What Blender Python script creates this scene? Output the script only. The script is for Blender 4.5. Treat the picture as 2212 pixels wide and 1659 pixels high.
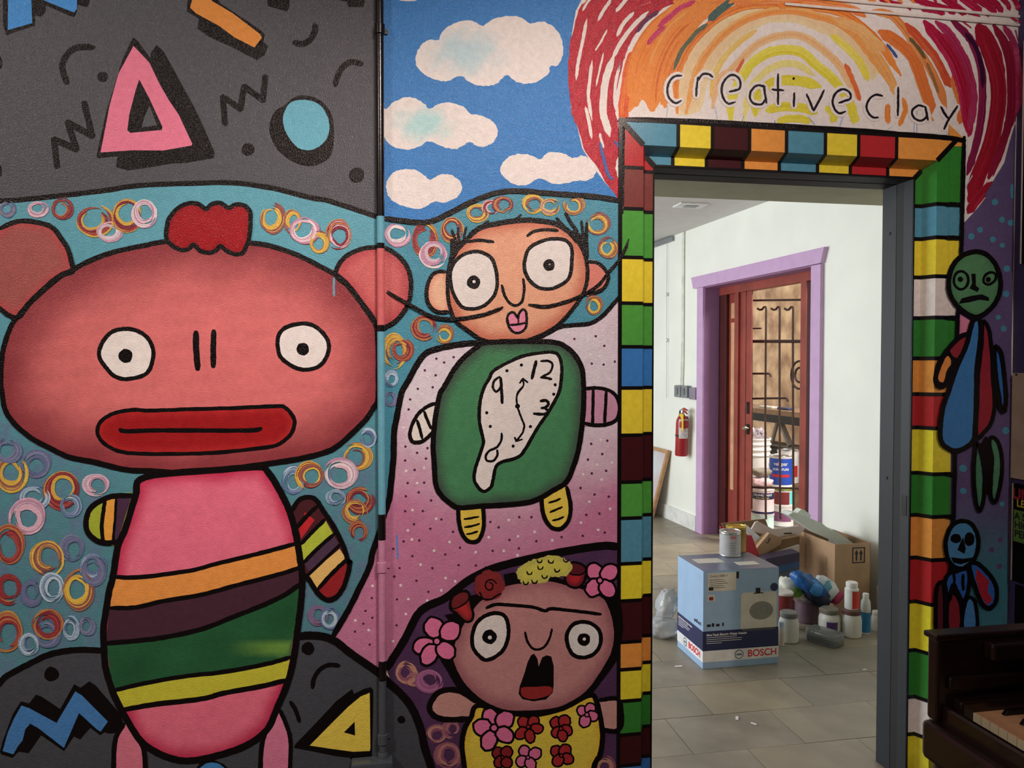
import bpy, bmesh, math, random
import numpy as np
from mathutils import Vector, Matrix
from mathutils.geometry import delaunay_2d_cdt

random.seed(7)
SC = bpy.context.scene
COL = SC.collection
for o in list(bpy.data.objects):
    bpy.data.objects.remove(o)

# ------------------------------------------------------------------ camera
D, EYE, F = 2.3, 1.455, 1660.0
YAW, PIT = math.radians(10.2), math.radians(-1.5)
CAM = np.array([0.0, -D, EYE])
FW = np.array([math.sin(YAW) * math.cos(PIT), math.cos(YAW) * math.cos(PIT), math.sin(PIT)])
RT = np.array([math.cos(YAW), -math.sin(YAW), 0.0])
UP = np.cross(RT, FW)
cam = bpy.data.cameras.new('camera')
cam.sensor_width = 36.0
cam.sensor_fit = 'HORIZONTAL'
cam.lens = F / 2212 * 36.0
cam.clip_start = 0.02
camo = bpy.data.objects.new('camera', cam)
COL.objects.link(camo)
camo.location = CAM
camo.rotation_euler = (math.pi / 2 + PIT, 0, -YAW)
SC.camera = camo

# ------------------------------------------------------------------ world, lights, exposure
world = bpy.data.worlds.new('sky')
SC.world = world
world.use_nodes = True
bgn = world.node_tree.nodes['Background']
bgn.inputs[0].default_value = (0.86, 0.93, 1.0, 1)
bgn.inputs[1].default_value = 1.5
SC.view_settings.view_transform = 'Standard'
SC.view_settings.look = 'None'
SC.view_settings.gamma = 1
SC.view_settings.use_curve_mapping = False
SC.view_settings.exposure = 0.0
SC.cycles.use_denoising = True
SC.cycles.max_bounces = 8
SC.cycles.diffuse_bounces = 5
SC.cycles.sample_clamp_indirect = 6


def light(name, kind, loc, target, energy, color, **kw):
    l = bpy.data.lights.new(name, kind)
    l.energy = energy
    l.color = color
    for k, v in kw.items():
        setattr(l, k, v)
    o = bpy.data.objects.new(name, l)
    COL.objects.link(o)
    o.location = loc
    o.rotation_euler = (Vector(target) - Vector(loc)).to_track_quat('-Z', 'Y').to_euler()
    return o


# added unseen spots spread one inferred warm lamp; cones shaped to miss the doorway
for nm_, sx_, aim_, pw_, sz_ in (('added_warm_spot', 0.10, (-1.05, 0, 1.5), 84, 60), ('added_warm_spot', 0.45, (-0.45, 0, 1.75), 66, 58), ('added_warm_spot', 0.85, (0.32, 0, 1.40), 168, 56), ('added_warm_spot', 1.20, (1.25, 0, 2.62), 118, 58), ('added_warm_spot', 2.05, (2.02, -0.2, 1.1), 80, 52)):  # last spot added to brighten the right strip and the piano
    light(nm_, 'SPOT', (sx_, -2.25, 3.1), aim_, pw_, (1.0, 0.79, 0.69), spot_size=math.radians(sz_), spot_blend=1.0, shadow_soft_size=0.05)
light('added_ambient_light', 'AREA', (-2.2, -2.2, 3.2), (-1.9, -2.0, 0), 54, (1.0, 0.84, 0.74), shape='DISK', size=0.5)  # added unseen lamp that fills the mural room with ambient light
# daylight that enters the storage room through its shop windows on the far left
light('window_daylight', 'AREA', (-2.35, 3.05, 1.6), (3, 2.9, 1.3), 225, (0.93, 0.97, 1.0), shape='RECTANGLE', size=3.2, size_y=2.2)
light('yard_daylight', 'AREA', (5.0, 2.0, 3.6), (3.9, 3.6, 0.8), 270, (1.0, 0.94, 0.86), shape='RECTANGLE', size=1.6, size_y=1.2)


# ------------------------------------------------------------------ pixel -> surface helpers
def ray(px, py):
    return FW + RT * (px - 1106) / F - UP * (py - 829.5) / F


def G(px, py, z=0.0):
    d = ray(px, py)
    return CAM + d * ((z - EYE) / d[2])


XR = 2.165           # side wall right of the door
CX0, CX1 = 0.880, 1.806   # door opening in the mural wall
CZ = 2.083
PF, WO, W1, W2, PIN = 0.004, 0.13, 0.030, 0.052, -0.04   # casing profile: front flush with the wall, inner band set back
WT = 0.2             # wall thickness


def plane_y(px, py, y):
    d = ray(px, py)
    return CAM + d * ((y + D) / d[1])


def onwall(px, py, off, relief=False):
    """point of the mural wall (or, right of it, the side wall) that is seen at a pixel"""
    if relief:
        off = off + PF + 0.0012
    p = plane_y(px, py, -off)
    if p[0] > XR:
        d = ray(px, py)
        p = CAM + d * ((XR - off - CAM[0]) / d[0])
    return p


def proj(q):
    w = np.asarray(q, float) - CAM
    z = w @ FW
    return 1106 + F * (w @ RT) / z, 829.5 - F * (w @ UP) / z


def vline(x, y):
    """picture x of a vertical line of the scene as a function of picture y"""
    a, b = proj((x, y, 0.2)), proj((x, y, 2.6))
    return lambda py: a[0] + (b[0] - a[0]) * (py - a[1]) / (b[1] - a[1])


CORNER = vline(XR, 0)


S0 = np.array([2.764, 3.856, 0.0])
SD = np.array([-0.0655, 0.9979, 0.0])     # direction of the storage room's right wall
SN = np.array([-SD[1], SD[0], 0.0])       # its normal, into the room


def onside(px, py, off=0.0):
    d = ray(px, py)
    q = S0 + SN * off
    t = ((q - CAM) @ SN) / (d @ SN)
    return CAM + d * t


def atdepth(px, py, dep):
    return CAM + ray(px, py) * dep


# ------------------------------------------------------------------ colours and materials
def lin(c):
    out = []
    for v in c:
        v = v / 255.0
        out.append(v / 12.92 if v <= 0.04045 else ((v + 0.055) / 1.055) ** 2.4)
    return np.array(out)


LT = np.array([0.86, 0.68, 0.60])


def C(r, g, b):
    """pigment whose look under the warm spotlight is (r,g,b)"""
    return np.clip(lin((r, g, b)) / LT, 0.002, 0.88)


def nodes_of(m):
    m.use_nodes = True
    return m.node_tree.nodes, m.node_tree.links


def mat(name, rgb, rough=0.5, metal=0.0, var=0.08, scale=12.0, bump=0.0, bscale=80.0, spec=0.5, trans=0.0, alpha=1.0, rgb2=None, emit=None, coat=0.0):
    m = bpy.data.materials.new(name)
    n, l = nodes_of(m)
    b = n['Principled BSDF']
    b.inputs['Roughness'].default_value = rough
    b.inputs['Metallic'].default_value = metal
    b.inputs['Specular IOR Level'].default_value = spec
    b.inputs['Transmission Weight'].default_value = trans
    b.inputs['Alpha'].default_value = alpha
    b.inputs['Coat Weight'].default_value = coat
    c = lin(rgb)
    tc = n.new('ShaderNodeTexCoord')
    nz = n.new('ShaderNodeTexNoise')
    nz.inputs['Scale'].default_value = scale
    nz.inputs['Detail'].default_value = 4
    l.new(tc.outputs['Object'], nz.inputs['Vector'])
    rp = n.new('ShaderNodeValToRGB')
    c2 = lin(rgb2) if rgb2 else np.clip(c * (1 + var * 1.6), 0, 0.95)
    c1 = c if rgb2 else c * (1 - var * 1.6)
    rp.color_ramp.elements[0].position = 0.32
    rp.color_ramp.elements[1].position = 0.68
    rp.color_ramp.elements[0].color = (*c1, 1)
    rp.color_ramp.elements[1].color = (*c2, 1)
    l.new(nz.outputs['Fac'], rp.inputs['Fac'])
    l.new(rp.outputs['Color'], b.inputs['Base Color'])
    if bump:
        nb = n.new('ShaderNodeTexNoise')
        nb.inputs['Scale'].default_value = bscale
        nb.inputs['Detail'].default_value = 3
        l.new(tc.outputs['Object'], nb.inputs['Vector'])
        bp = n.new('ShaderNodeBump')
        bp.inputs['Strength'].default_value = bump
        bp.inputs['Distance'].default_value = 0.01
        l.new(nb.outputs['Fac'], bp.inputs['Height'])
        l.new(bp.outputs['Normal'], b.inputs['Normal'])
    if emit:
        b.inputs['Emission Color'].default_value = (*lin(emit[0]), 1)
        b.inputs['Emission Strength'].default_value = emit[1]
    return m


def paint_material(name, rough, bump, spec=0.11):
    """mural paint: pigment from the mesh's own colours, roller texture as fine relief"""
    m = bpy.data.materials.new(name)
    n, l = nodes_of(m)
    b = n['Principled BSDF']
    b.inputs['Roughness'].default_value = rough
    b.inputs['Specular IOR Level'].default_value = spec
    at = n.new('ShaderNodeAttribute')
    at.attribute_name = 'pigment'
    tc = n.new('ShaderNodeTexCoord')
    nz = n.new('ShaderNodeTexNoise')
    nz.inputs['Scale'].default_value = 55
    nz.inputs['Detail'].default_value = 6
    nz.inputs['Roughness'].default_value = 0.7
    l.new(tc.outputs['Object'], nz.inputs['Vector'])
    mr = n.new('ShaderNodeMapRange')
    mr.inputs['From Min'].default_value = 0.3
    mr.inputs['From Max'].default_value = 0.7
    mr.inputs['To Min'].default_value = 0.9
    mr.inputs['To Max'].default_value = 1.1
    l.new(nz.outputs['Fac'], mr.inputs['Value'])
    mx = n.new('ShaderNodeVectorMath')
    mx.operation = 'SCALE'
    l.new(at.outputs['Color'], mx.inputs[0])
    l.new(mr.outputs['Result'], mx.inputs['Scale'])
    l.new(mx.outputs['Vector'], b.inputs['Base Color'])
    nb = n.new('ShaderNodeTexNoise')
    nb.inputs['Scale'].default_value = 260
    nb.inputs['Detail'].default_value = 2.5
    l.new(tc.outputs['Object'], nb.inputs['Vector'])
    bp = n.new('ShaderNodeBump')
    bp.inputs['Strength'].default_value = bump
    bp.inputs['Distance'].default_value = 0.004
    l.new(nb.outputs['Fac'], bp.inputs['Height'])
    l.new(bp.outputs['Normal'], b.inputs['Normal'])
    return m


PAINT = paint_material('mural_paint', 0.24, 0.46, 0.2)
GLOSSPAINT = paint_material('gloss_trim_paint', 0.22, 0.06, 0.5)

# ------------------------------------------------------------------ mesh helpers
ORG = {}


class MB:
    """collects geometry for one mesh object"""

    def __init__(s):
        s.v, s.f, s.c, s.smooth, s.soft = [], [], [], False, False

    def add(s, verts, faces, col=None):
        k = len(s.v)
        s.v += [tuple(map(float, p)) for p in verts]
        s.f += [tuple(i + k for i in f) for f in faces]
        if col is not None:
            col = np.asarray(col, float)
            if col.ndim == 1:
                s.c += [tuple(col)] * len(verts)
            else:
                s.c += [tuple(q) for q in col]
        return s

    def box(s, c, size, ax=None, col=None):
        ax = ax if ax is not None else np.eye(3)
        c = np.asarray(c, float)
        h = np.asarray(size, float) / 2
        vs = [c + ax[0] * (h[0] * i) + ax[1] * (h[1] * j) + ax[2] * (h[2] * k) for i in (-1, 1) for j in (-1, 1) for k in (-1, 1)]
        return s.add(vs, [(0, 1, 3, 2), (4, 6, 7, 5), (0, 4, 5, 1), (2, 3, 7, 6), (0, 2, 6, 4), (1, 5, 7, 3)], col)

    def bx(s, x0, x1, y0, y1, z0, z1, col=None):
        return s.box(((x0 + x1) / 2, (y0 + y1) / 2, (z0 + z1) / 2), (abs(x1 - x0), abs(y1 - y0), abs(z1 - z0)), None, col)

    def slab(s, quad, nrm, t, col=None):
        """thick panel from a planar polygon"""
        q = [np.asarray(p, float) for p in quad]
        n = np.asarray(nrm, float)
        n = n / np.linalg.norm(n)
        m = len(q)
        vs = q + [p + n * t for p in q]
        fs = [tuple(range(m))[::-1], tuple(range(m, 2 * m))] + [(i, (i + 1) % m, m + (i + 1) % m, m + i) for i in range(m)]
        return s.add(vs, fs, col)

    def tube(s, pts, r, n=10, col=None, caps=True):
        pts = [np.asarray(p, float) for p in pts]
        rr = r if hasattr(r, '__len__') else [r] * len(pts)
        rings, prev = [], None
        for i, p in enumerate(pts):
            d = pts[min(i + 1, len(pts) - 1)] - pts[max(i - 1, 0)]
            d = d / (np.linalg.norm(d) + 1e-12)
            a = prev if prev is not None else (np.array([0, 0, 1.0]) if abs(d[2]) < 0.9 else np.array([1.0, 0, 0]))
            u = a - d * (a @ d)
            u = u / (np.linalg.norm(u) + 1e-12)
            prev = u
            w = np.cross(d, u)
            rings += [p + (u * math.cos(2 * math.pi * k / n) + w * math.sin(2 * math.pi * k / n)) * rr[i] for k in range(n)]
        fs = []
        for i in range(len(pts) - 1):
            for k in range(n):
                fs.append((i * n + k, i * n + (k + 1) % n, (i + 1) * n + (k + 1) % n, (i + 1) * n + k))
        if caps:
            fs += [tuple(range(n))[::-1], tuple((len(pts) - 1) * n + k for k in range(n))]
        s.smooth = True
        return s.add(rings, fs, col)

    def lathe(s, prof, c, n=28, ax=None, col=None, sx=1.0, sy=1.0):
        """prof: list of (radius, height)"""
        ax = ax if ax is not None else np.eye(3)
        c = np.asarray(c, float)
        vs, cc = [], []
        for (r, h) in prof:
            for k in range(n):
                a = 2 * math.pi * k / n
                vs.append(c + ax[0] * (r * sx * math.cos(a)) + ax[1] * (r * sy * math.sin(a)) + ax[2] * h)
        fs = []
        for i in range(len(prof) - 1):
            for k in range(n):
                fs.append((i * n + k, i * n + (k + 1) % n, (i + 1) * n + (k + 1) % n, (i + 1) * n + k))
        fs += [tuple(range(n))[::-1], tuple((len(prof) - 1) * n + k for k in range(n))]
        s.smooth = True
        return s.add(vs, fs, col)

    def build(s, name, m, parent=None, bevel=0.0, smooth=None):
        me = bpy.data.meshes.new(name)
        og = ORG.get(parent.name, np.zeros(3)) if parent else np.zeros(3)
        me.from_pydata([tuple(np.array(p) - og) for p in s.v], [], s.f)
        if s.c and len(s.c) == len(s.v):
            a = me.color_attributes.new('pigment', 'FLOAT_COLOR', 'POINT')
            a.data.foreach_set('color', np.concatenate([np.array(s.c), np.ones((len(s.c), 1))], 1).ravel())
        me.materials.append(m)
        if bevel or s.smooth or smooth:
            bm = bmesh.new()
            bm.from_mesh(me)
            bmesh.ops.recalc_face_normals(bm, faces=bm.faces)
            if bevel:
                bmesh.ops.bevel(bm, geom=list(bm.edges), offset=bevel, segments=2, affect='EDGES', profile=0.5)
            bm.to_mesh(me)
            bm.free()
        if (s.smooth or smooth) and smooth is not False:
            me.polygons.foreach_set('use_smooth', [True] * len(me.polygons))
            if not s.soft:
                me.set_sharp_from_angle(angle=math.radians(38))
        o = bpy.data.objects.new(name, me)
        COL.objects.link(o)
        if parent:
            o.parent = parent
            ORG[o.name] = og
        return o


def tag(o, label=None, cat=None, group=None, kind=None):
    for k, v in (('label', label), ('category', cat), ('group', group), ('kind', kind)):
        if v:
            o[k] = v
    return o


def thing(name, label, cat, loc=(0, 0, 0), group=None, kind=None):
    o = bpy.data.objects.new(name, None)
    o.empty_display_size = 0.05
    COL.objects.link(o)
    o.location = [float(q) for q in loc]
    ORG[o.name] = np.array(loc, float)
    return tag(o, label, cat, group, kind)


def subgroup(name, parent, label=None):
    o = bpy.data.objects.new(name, None)
    o.empty_display_size = 0.05
    COL.objects.link(o)
    o.parent = parent
    ORG[o.name] = ORG.get(parent.name, np.zeros(3))
    if label:
        o['label'] = label
    return o


def textmesh(name, parent, body, org, xd, yd, size, m, align='LEFT', bold=0.0, depth=0.0):
    cu = bpy.data.curves.new(name, 'FONT')
    cu.body = body
    cu.size = size
    cu.align_x = align
    cu.align_y = 'CENTER'
    cu.offset = bold
    cu.extrude = depth
    o = bpy.data.objects.new(name, cu)
    COL.objects.link(o)
    bpy.context.view_layer.update()
    me = bpy.data.meshes.new_from_object(o.evaluated_get(bpy.context.evaluated_depsgraph_get()))
    bpy.data.objects.remove(o)
    xd = np.asarray(xd, float) / np.linalg.norm(xd)
    yd = np.asarray(yd, float) / np.linalg.norm(yd)
    zd = np.cross(xd, yd)
    og = ORG.get(parent.name, np.zeros(3)) if parent else np.zeros(3)
    for v in me.vertices:
        p = np.asarray(org) + xd * v.co[0] + yd * v.co[1] + zd * v.co[2] - og
        v.co = p
    me.materials.clear()
    me.materials.append(m)
    r = bpy.data.objects.new(name, me)
    COL.objects.link(r)
    if parent:
        r.parent = parent
        ORG[r.name] = og
    return r


# ------------------------------------------------------------------ painting helpers (flat paint on the wall)
ZS = 3.6867
CRX = {1: 0, 2: 400, 3: 800, 4: 1300, 5: 1850}
CRY = {'a': 0, 'b': 400, 'c': 800, 'd': 1209}


def T(s):
    out = []
    for part in s.split('|'):
        k, body = part.split(':')
        k = k.strip()
        if k == 'p':
            ox, oy, z = 0, 0, 1.0
        else:
            ox, oy, z = CRX[int(k[1])], CRY[k[0]], ZS
            if k == 'a4':
                ox = 1200
            if k == 'a5':
                ox = 1612
            if k in ('b4', 'c4'):
                oy -= 50
        for q in body.split():
            x, y = q.split(',')
            out.append((ox + float(x) / z, oy + float(y) / z))
    return out


def spline(pts, closed, n=5):
    P = np.array(pts, float)
    m = len(P)
    if m < 3:
        return [tuple(p) for p in P]
    out = []
    rng = range(m if closed else m - 1)
    for i in rng:
        p1, p2 = P[i], P[(i + 1) % m]
        p0 = P[(i - 1) % m] if closed or i > 0 else p1 * 2 - p2
        p3 = P[(i + 2) % m] if closed or i + 2 < m else p2 * 2 - p1
        k = max(2, min(n, int(np.linalg.norm(p2 - p1) / 5) + 1))
        for j in range(k):
            t = j / k
            out.append(tuple(0.5 * (2 * p1 + (p2 - p0) * t + (2 * p0 - 5 * p1 + 4 * p2 - p3) * t * t + (3 * p1 - p0 - 3 * p2 + p3) * t ** 3)))
    if not closed:
        out.append(tuple(P[-1]))
    return out


def densify(pts, step=40):
    out = []
    m = len(pts)
    for i in range(m):
        a, b = np.array(pts[i]), np.array(pts[(i + 1) % m])
        k = max(1, int(np.linalg.norm(b - a) / step))
        out += [tuple(a + (b - a) * j / k) for j in range(k)]
    return out


ORDER = [0]


def nextoff():
    ORDER[0] += 1
    return 0.0005 + ORDER[0] * 2.5e-6


def edge_dist(Q, poly):
    P = np.array(poly)
    A, B = P, np.roll(P, -1, 0)
    best = np.full(len(Q), 1e9)
    AB = B - A
    L = (AB ** 2).sum(1) + 1e-9
    for i in range(len(P)):
        t = np.clip(((Q - A[i]) @ AB[i]) / L[i], 0, 1)
        best = np.minimum(best, np.linalg.norm(Q - A[i] - t[:, None] * AB[i], axis=1))
    return best


def inside(Q, poly):
    P = np.array(poly)
    r = np.zeros(len(Q), bool)
    j = len(P) - 1
    for i in range(len(P)):
        c = ((P[i, 1] > Q[:, 1]) != (P[j, 1] > Q[:, 1]))
        xx = (P[j, 0] - P[i, 0]) * (Q[:, 1] - P[i, 1]) / (P[j, 1] - P[i, 1] + 1e-12) + P[i, 0]
        r ^= c & (Q[:, 0] < xx)
        j = i
    return r


def sm(t):
    t = np.clip(t, 0, 1)
    return t * t * (3 - 2 * t)


def vnoise(Q, s, seed=0):
    x, y = Q[:, 0] / s, Q[:, 1] / s
    v = np.sin(x * 1.7 + seed) * np.cos(y * 1.3 + seed * 2.1) + 0.6 * np.sin(x * 3.1 + y * 2.3 + seed) + 0.4 * np.sin(x * 0.7 - y * 4.9 + 2 * seed)
    return v / 2


def fill_into(mb, pts, col, edge=None, R=40.0, smooth=True, grid=None, fn=None, relief=False, jit=0.5, off=None):
    poly = spline(pts, True) if smooth else densify(pts)
    rs = random.Random(len(poly) * 7 + int(poly[0][0]))
    if jit:
        poly = [(x + rs.uniform(-jit, jit), y + rs.uniform(-jit, jit)) for x, y in poly]
    V = [Vector(p) for p in poly]
    n0 = len(V)
    if edge is not None or fn is not None or grid:
        g = grid or max(7.0, R / 4)
        P = np.array(poly)
        xs = np.arange(P[:, 0].min() + g / 2, P[:, 0].max(), g)
        ys = np.arange(P[:, 1].min() + g / 2, P[:, 1].max(), g)
        Q = np.array([(x + (g / 2 if j % 2 else 0), y) for j, y in enumerate(ys) for x in xs])
        if len(Q):
            Q = Q[inside(Q, poly)]
        if len(Q):
            Q = Q[edge_dist(Q, poly) > g * 0.35]
        V += [Vector(q) for q in Q]
    r = delaunay_2d_cdt(V, [], [list(range(n0))], 1, 1e-4)
    Q = np.array([(v[0], v[1]) for v in r[0]])
    c = C(*col)
    if fn is not None:
        cc = fn(Q)
    elif edge is not None:
        t = sm(edge_dist(Q, poly) / R + 0.12 * vnoise(Q, R * 1.1, len(poly)))[:, None]
        cc = C(*edge) * (1 - t) + c * t
        cc = cc * (1 + 0.05 * vnoise(Q, R * 0.8, 3))[:, None]
    else:
        cc = np.tile(c, (len(Q), 1))
    off = off or nextoff()
    mb.add([onwall(q[0], q[1], off, relief) for q in Q], [tuple(f) for f in r[2]], np.clip(cc, 0.003, 0.9))


def fill(name, parent, s, col, label=None, **kw):
    mb = MB()
    pts = T(s) if isinstance(s, str) else s
    fill_into(mb, pts, col, **kw)
    o = mb.build(name, PAINT, parent)
    if label:
        o['label'] = label
    return o


def ribbon(mb, pts, w, col, closed=False, taper=(0.75, 0.75), smooth=True, relief=False, jit=0.45, off=None):
    """brush line: pts and w in picture pixels"""
    if smooth == 'seg':
        off = off or nextoff()
        for a, b in zip(pts[:-1], pts[1:]):
            a, b = np.array(a), np.array(b)
            ribbon(mb, [tuple(a + (b - a) * k / 6) for k in range(7)], w, col, False, (.95, .95), False, relief, jit, off)
            off = nextoff()
        return
    p = spline(pts, closed, 6) if smooth else list(pts)
    P = np.array(p, float)
    keep = [0] + [i for i in range(1, len(P)) if np.linalg.norm(P[i] - P[i - 1]) > 0.3]
    P = P[keep]
    n = len(P)
    if n < 2:
        return
    if closed:
        tg = np.roll(P, -1, 0) - np.roll(P, 1, 0)
    else:
        tg = np.gradient(P, axis=0)
    tg = tg / (np.linalg.norm(tg, axis=1)[:, None] + 1e-9)
    nm = np.stack([-tg[:, 1], tg[:, 0]], 1)
    rs = random.Random(int(P[0][0] * 13 + P[0][1]))
    ww = np.full(n, w / 2.0)
    if not closed:
        s = np.linspace(0, 1, n)
        ww = ww * np.minimum(1, np.minimum(taper[0] + s * 8, taper[1] + (1 - s) * 8))
    jj = np.array([[rs.uniform(-jit, jit), rs.uniform(-jit, jit)] for _ in range(n)])
    L = P + nm * (ww + jj[:, 0])[:, None]
    Rr = P - nm * (ww + jj[:, 1])[:, None]
    off = off or nextoff()
    vs = []
    for i in range(n):
        vs.append(onwall(*L[i], off, relief))
        vs.append(onwall(*Rr[i], off, relief))
    m = n if closed else n - 1
    fs = [(2 * i, 2 * i + 1, 2 * ((i + 1) % n) + 1, 2 * ((i + 1) % n)) for i in range(m)]
    c = np.asarray(col, float)
    if not closed:            # round ends
        for e, sgn in ((0, -1), (n - 1, 1)):
            k0 = len(vs)
            ang = [math.pi * j / 6 for j in range(7)]
            vs.append(onwall(*P[e], off, relief))
            for a in ang:
                q = P[e] + nm[e] * ww[e] * math.cos(a) + tg[e] * sgn * ww[e] * math.sin(a) * 0.8
                vs.append(onwall(*q, off, relief))
            fs += [(k0, k0 + 1 + j, k0 + 2 + j) for j in range(6)]
    mb.add(vs, fs, c)


BLACK = C(17, 12, 12)


def line(mb, s, w, col=None, **kw):
    """black outline; w in zoomed units"""
    ribbon(mb, T(s) if isinstance(s, str) else s, w / ZS, BLACK if col is None else C(*col), **kw)


def dot(mb, x, y, rx, ry=None, col=None, n=14, relief=False, rot=0.0):
    ry = ry or rx
    rs = random.Random(int(x * 31 + y))
    pts = []
    for k in range(n):
        a = 2 * math.pi * k / n
        q = 1 + rs.uniform(-0.06, 0.06)
        u, v = rx * q * math.cos(a), ry * q * math.sin(a)
        pts.append((x + u * math.cos(rot) - v * math.sin(rot), y + u * math.sin(rot) + v * math.cos(rot)))
    off = nextoff()
    mb.add([onwall(*p, off, relief) for p in pts], [tuple(range(n))], BLACK if col is None else C(*col))


def zdots(mb, crop, s, r, col=None, **kw):
    for (x, y) in T(crop + ':' + s):
        dot(mb, x, y, r / ZS, None, col, **kw)


def outline(parent, items, name='outline', **kw):
    mb = MB()
    for it in items:
        line(mb, it[0], it[1], None, **(dict(it[2]) if len(it) > 2 else {}), **kw)
    return mb.build(name, PAINT, parent)


def brush(mb, pts, w, cols, n=6, seed=1, smooth=True, relief=False, base=True):
    """bristly brush stroke: a body and streaks of slightly different pigment"""
    P = np.array(spline(pts, False, 6) if smooth else pts, float)
    rs = random.Random(seed * 17 + int(P[0][0]))
    if base:
        ribbon(mb, [tuple(p) for p in P], w, C(*cols[0]), smooth=False, jit=0.9, relief=relief, taper=(0.35, 0.3))
    tg = np.gradient(P, axis=0)
    tg = tg / (np.linalg.norm(tg, axis=1)[:, None] + 1e-9)
    nm = np.stack([-tg[:, 1], tg[:, 0]], 1)
    for k in range(n):
        o = (k + 0.5) / n - 0.5 + rs.uniform(-0.05, 0.05)
        a = int(rs.uniform(0, 0.35) * len(P))
        b = int(len(P) * rs.uniform(0.6, 1.0))
        if b - a < 3:
            continue
        q = P[a:b] + nm[a:b] * (o * w)
        ribbon(mb, [tuple(p) for p in q], w / n * rs.uniform(0.5, 1.1), C(*rs.choice(cols)), smooth=False, jit=0.35, relief=relief, taper=(0.1, 0.1))


def ring(parent, crop, x, y, rx, ry, cols, seed=0, w=0.34, name='painted_ring'):
    """one dry-brushed circle"""
    (cx, cy), = T('%s:%s,%s' % (crop, x, y))
    rx, ry = rx / ZS * 1.12, ry / ZS * 1.12
    rs = random.Random(seed * 101 + int(cx + cy))
    mb = MB()
    st = rs.uniform(0, 6.28)
    N = 9
    for k in range(N):
        f = 1.0 - w * k / (N - 1)
        a0 = st + rs.uniform(-0.8, 0.8)
        ln = rs.uniform(3.6, 6.3)
        m = 22
        pts = []
        for j in range(m + 1):
            a = a0 + ln * j / m
            f2 = f + (1 - w / 2 - f) * 0.5 * sm(np.array((math.cos(a - st - 0.6) * -1 + 0.3)))
            pts.append((cx + rx * f2 * math.cos(a) + rs.uniform(-.3, .3), cy + ry * f2 * math.sin(a) + rs.uniform(-.3, .3)))
        ribbon(mb, pts, max(2.2, min(rx, ry) * w / N * rs.uniform(1.6, 3.4)), C(*cols[min(len(cols) - 1, int(rs.random() * len(cols)))]), smooth=False, jit=0.3, taper=(0.1, 0.1))
    return mb.build(name, PAINT, parent)

# ------------------------------------------------------------------ structure
H1 = 3.3
H2 = 2.636
CREAM = C(222, 198, 184)
wall = MB()
wall.bx(-3.5, CX0 - W2, 0, WT, 0, H1)
wall.bx(CX1 + W2, XR + 0.2, 0, WT, 0, H1)
wall.bx(CX0 - W2, CX1 + W2, 0, WT, CZ + W2, H1)
wall.c = [tuple(CREAM)] * len(wall.v)
WALL = tag(wall.build('wall_back', PAINT), 'painted mural wall around the doorway to the storage room', 'wall', kind='structure')
sidew = MB().bx(XR, XR + 0.16, -6, 0, 0, H1)
sidew.c = [tuple(C(66, 54, 84))] * len(sidew.v)
WALLR = tag(sidew.build('wall_right', PAINT), 'purple side wall behind the piano at the right edge', 'wall', kind='structure')
plaster = mat('plaster_wall', (190, 176, 164), 0.8, var=0.03, bump=0.1)
tag(MB().bx(-3.66, -3.5, -6, WT, 0, H1).build('wall_left', plaster), 'plain wall left of the mural room', 'wall', kind='structure')
tag(MB().bx(-3.66, XR + 0.16, -6.16, -6, 0, H1).build('wall_rear', plaster), 'plain wall behind the viewer', 'wall', kind='structure')
tag(MB().bx(-3.66, XR + 0.16, -6.16, WT, H1, H1 + 0.1).build('ceiling', plaster), 'plain ceiling of the mural room', 'ceiling', kind='structure')
woodfl = mat('brown_floor', (92, 76, 64), 0.5, var=0.1)
tag(MB().bx(-3.66, XR + 0.16, -6.16, 0.0, -0.1, 0).build('floor', woodfl), 'brown floor of the mural room', 'floor', kind='structure')

# storage room
whitew = mat('white_wall', (236, 237, 228), 0.75, var=0.02, scale=3, bump=0.05, bscale=30)
ceilm = mat('storage_ceiling', (205, 203, 200), 0.85, var=0.02)


def sp(s, z, off=0.0):
    return S0 + SD * s + SN * off + np.array([0, 0, z])


def sidebox(mb, s0, s1, z0, z1, o0, o1, col=None):
    return mb.box(sp((s0 + s1) / 2, (z0 + z1) / 2, (o0 + o1) / 2), (abs(s1 - s0), abs(o1 - o0), abs(z1 - z0)), np.array([SD, SN, [0, 0, 1]]), col)


DS0, DS1, DZ = -0.02, -1.512, 2.105
sw = MB()
sidebox(sw, -3.75, DS1, 0, H2 + .1, -0.13, 0)
sidebox(sw, DS0, 3.3, 0, H2 + .1, -0.13, 0)
sidebox(sw, DS1, DS0, DZ, H2 + .1, -0.13, 0)
tag(sw.build('wall_storage_right', whitew), 'white storage room wall with the purple framed door', 'wall', kind='structure')
tag(MB().bx(-2.2, 3.2, 7.0, 7.15, 0, H2 + .1).build('wall_storage_far', whitew), 'white end wall of the storage room', 'wall', kind='structure')
lw = MB()
lw.bx(-2.2, -2.05, WT, 7, 0, .55).bx(-2.2, -2.05, WT, 7, 2.45, H2 + .1)
for y0, y1 in ((WT, 1.2), (2.95, 3.15), (4.9, 7.0)):
    lw.bx(-2.2, -2.05, y0, y1, .55, 2.45)
tag(lw.build('wall_storage_left', whitew), 'white storage room wall with tall shop windows', 'wall', kind='structure')
wfm = mat('window_frame_metal', (120, 122, 124), 0.4, metal=0.6)
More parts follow.
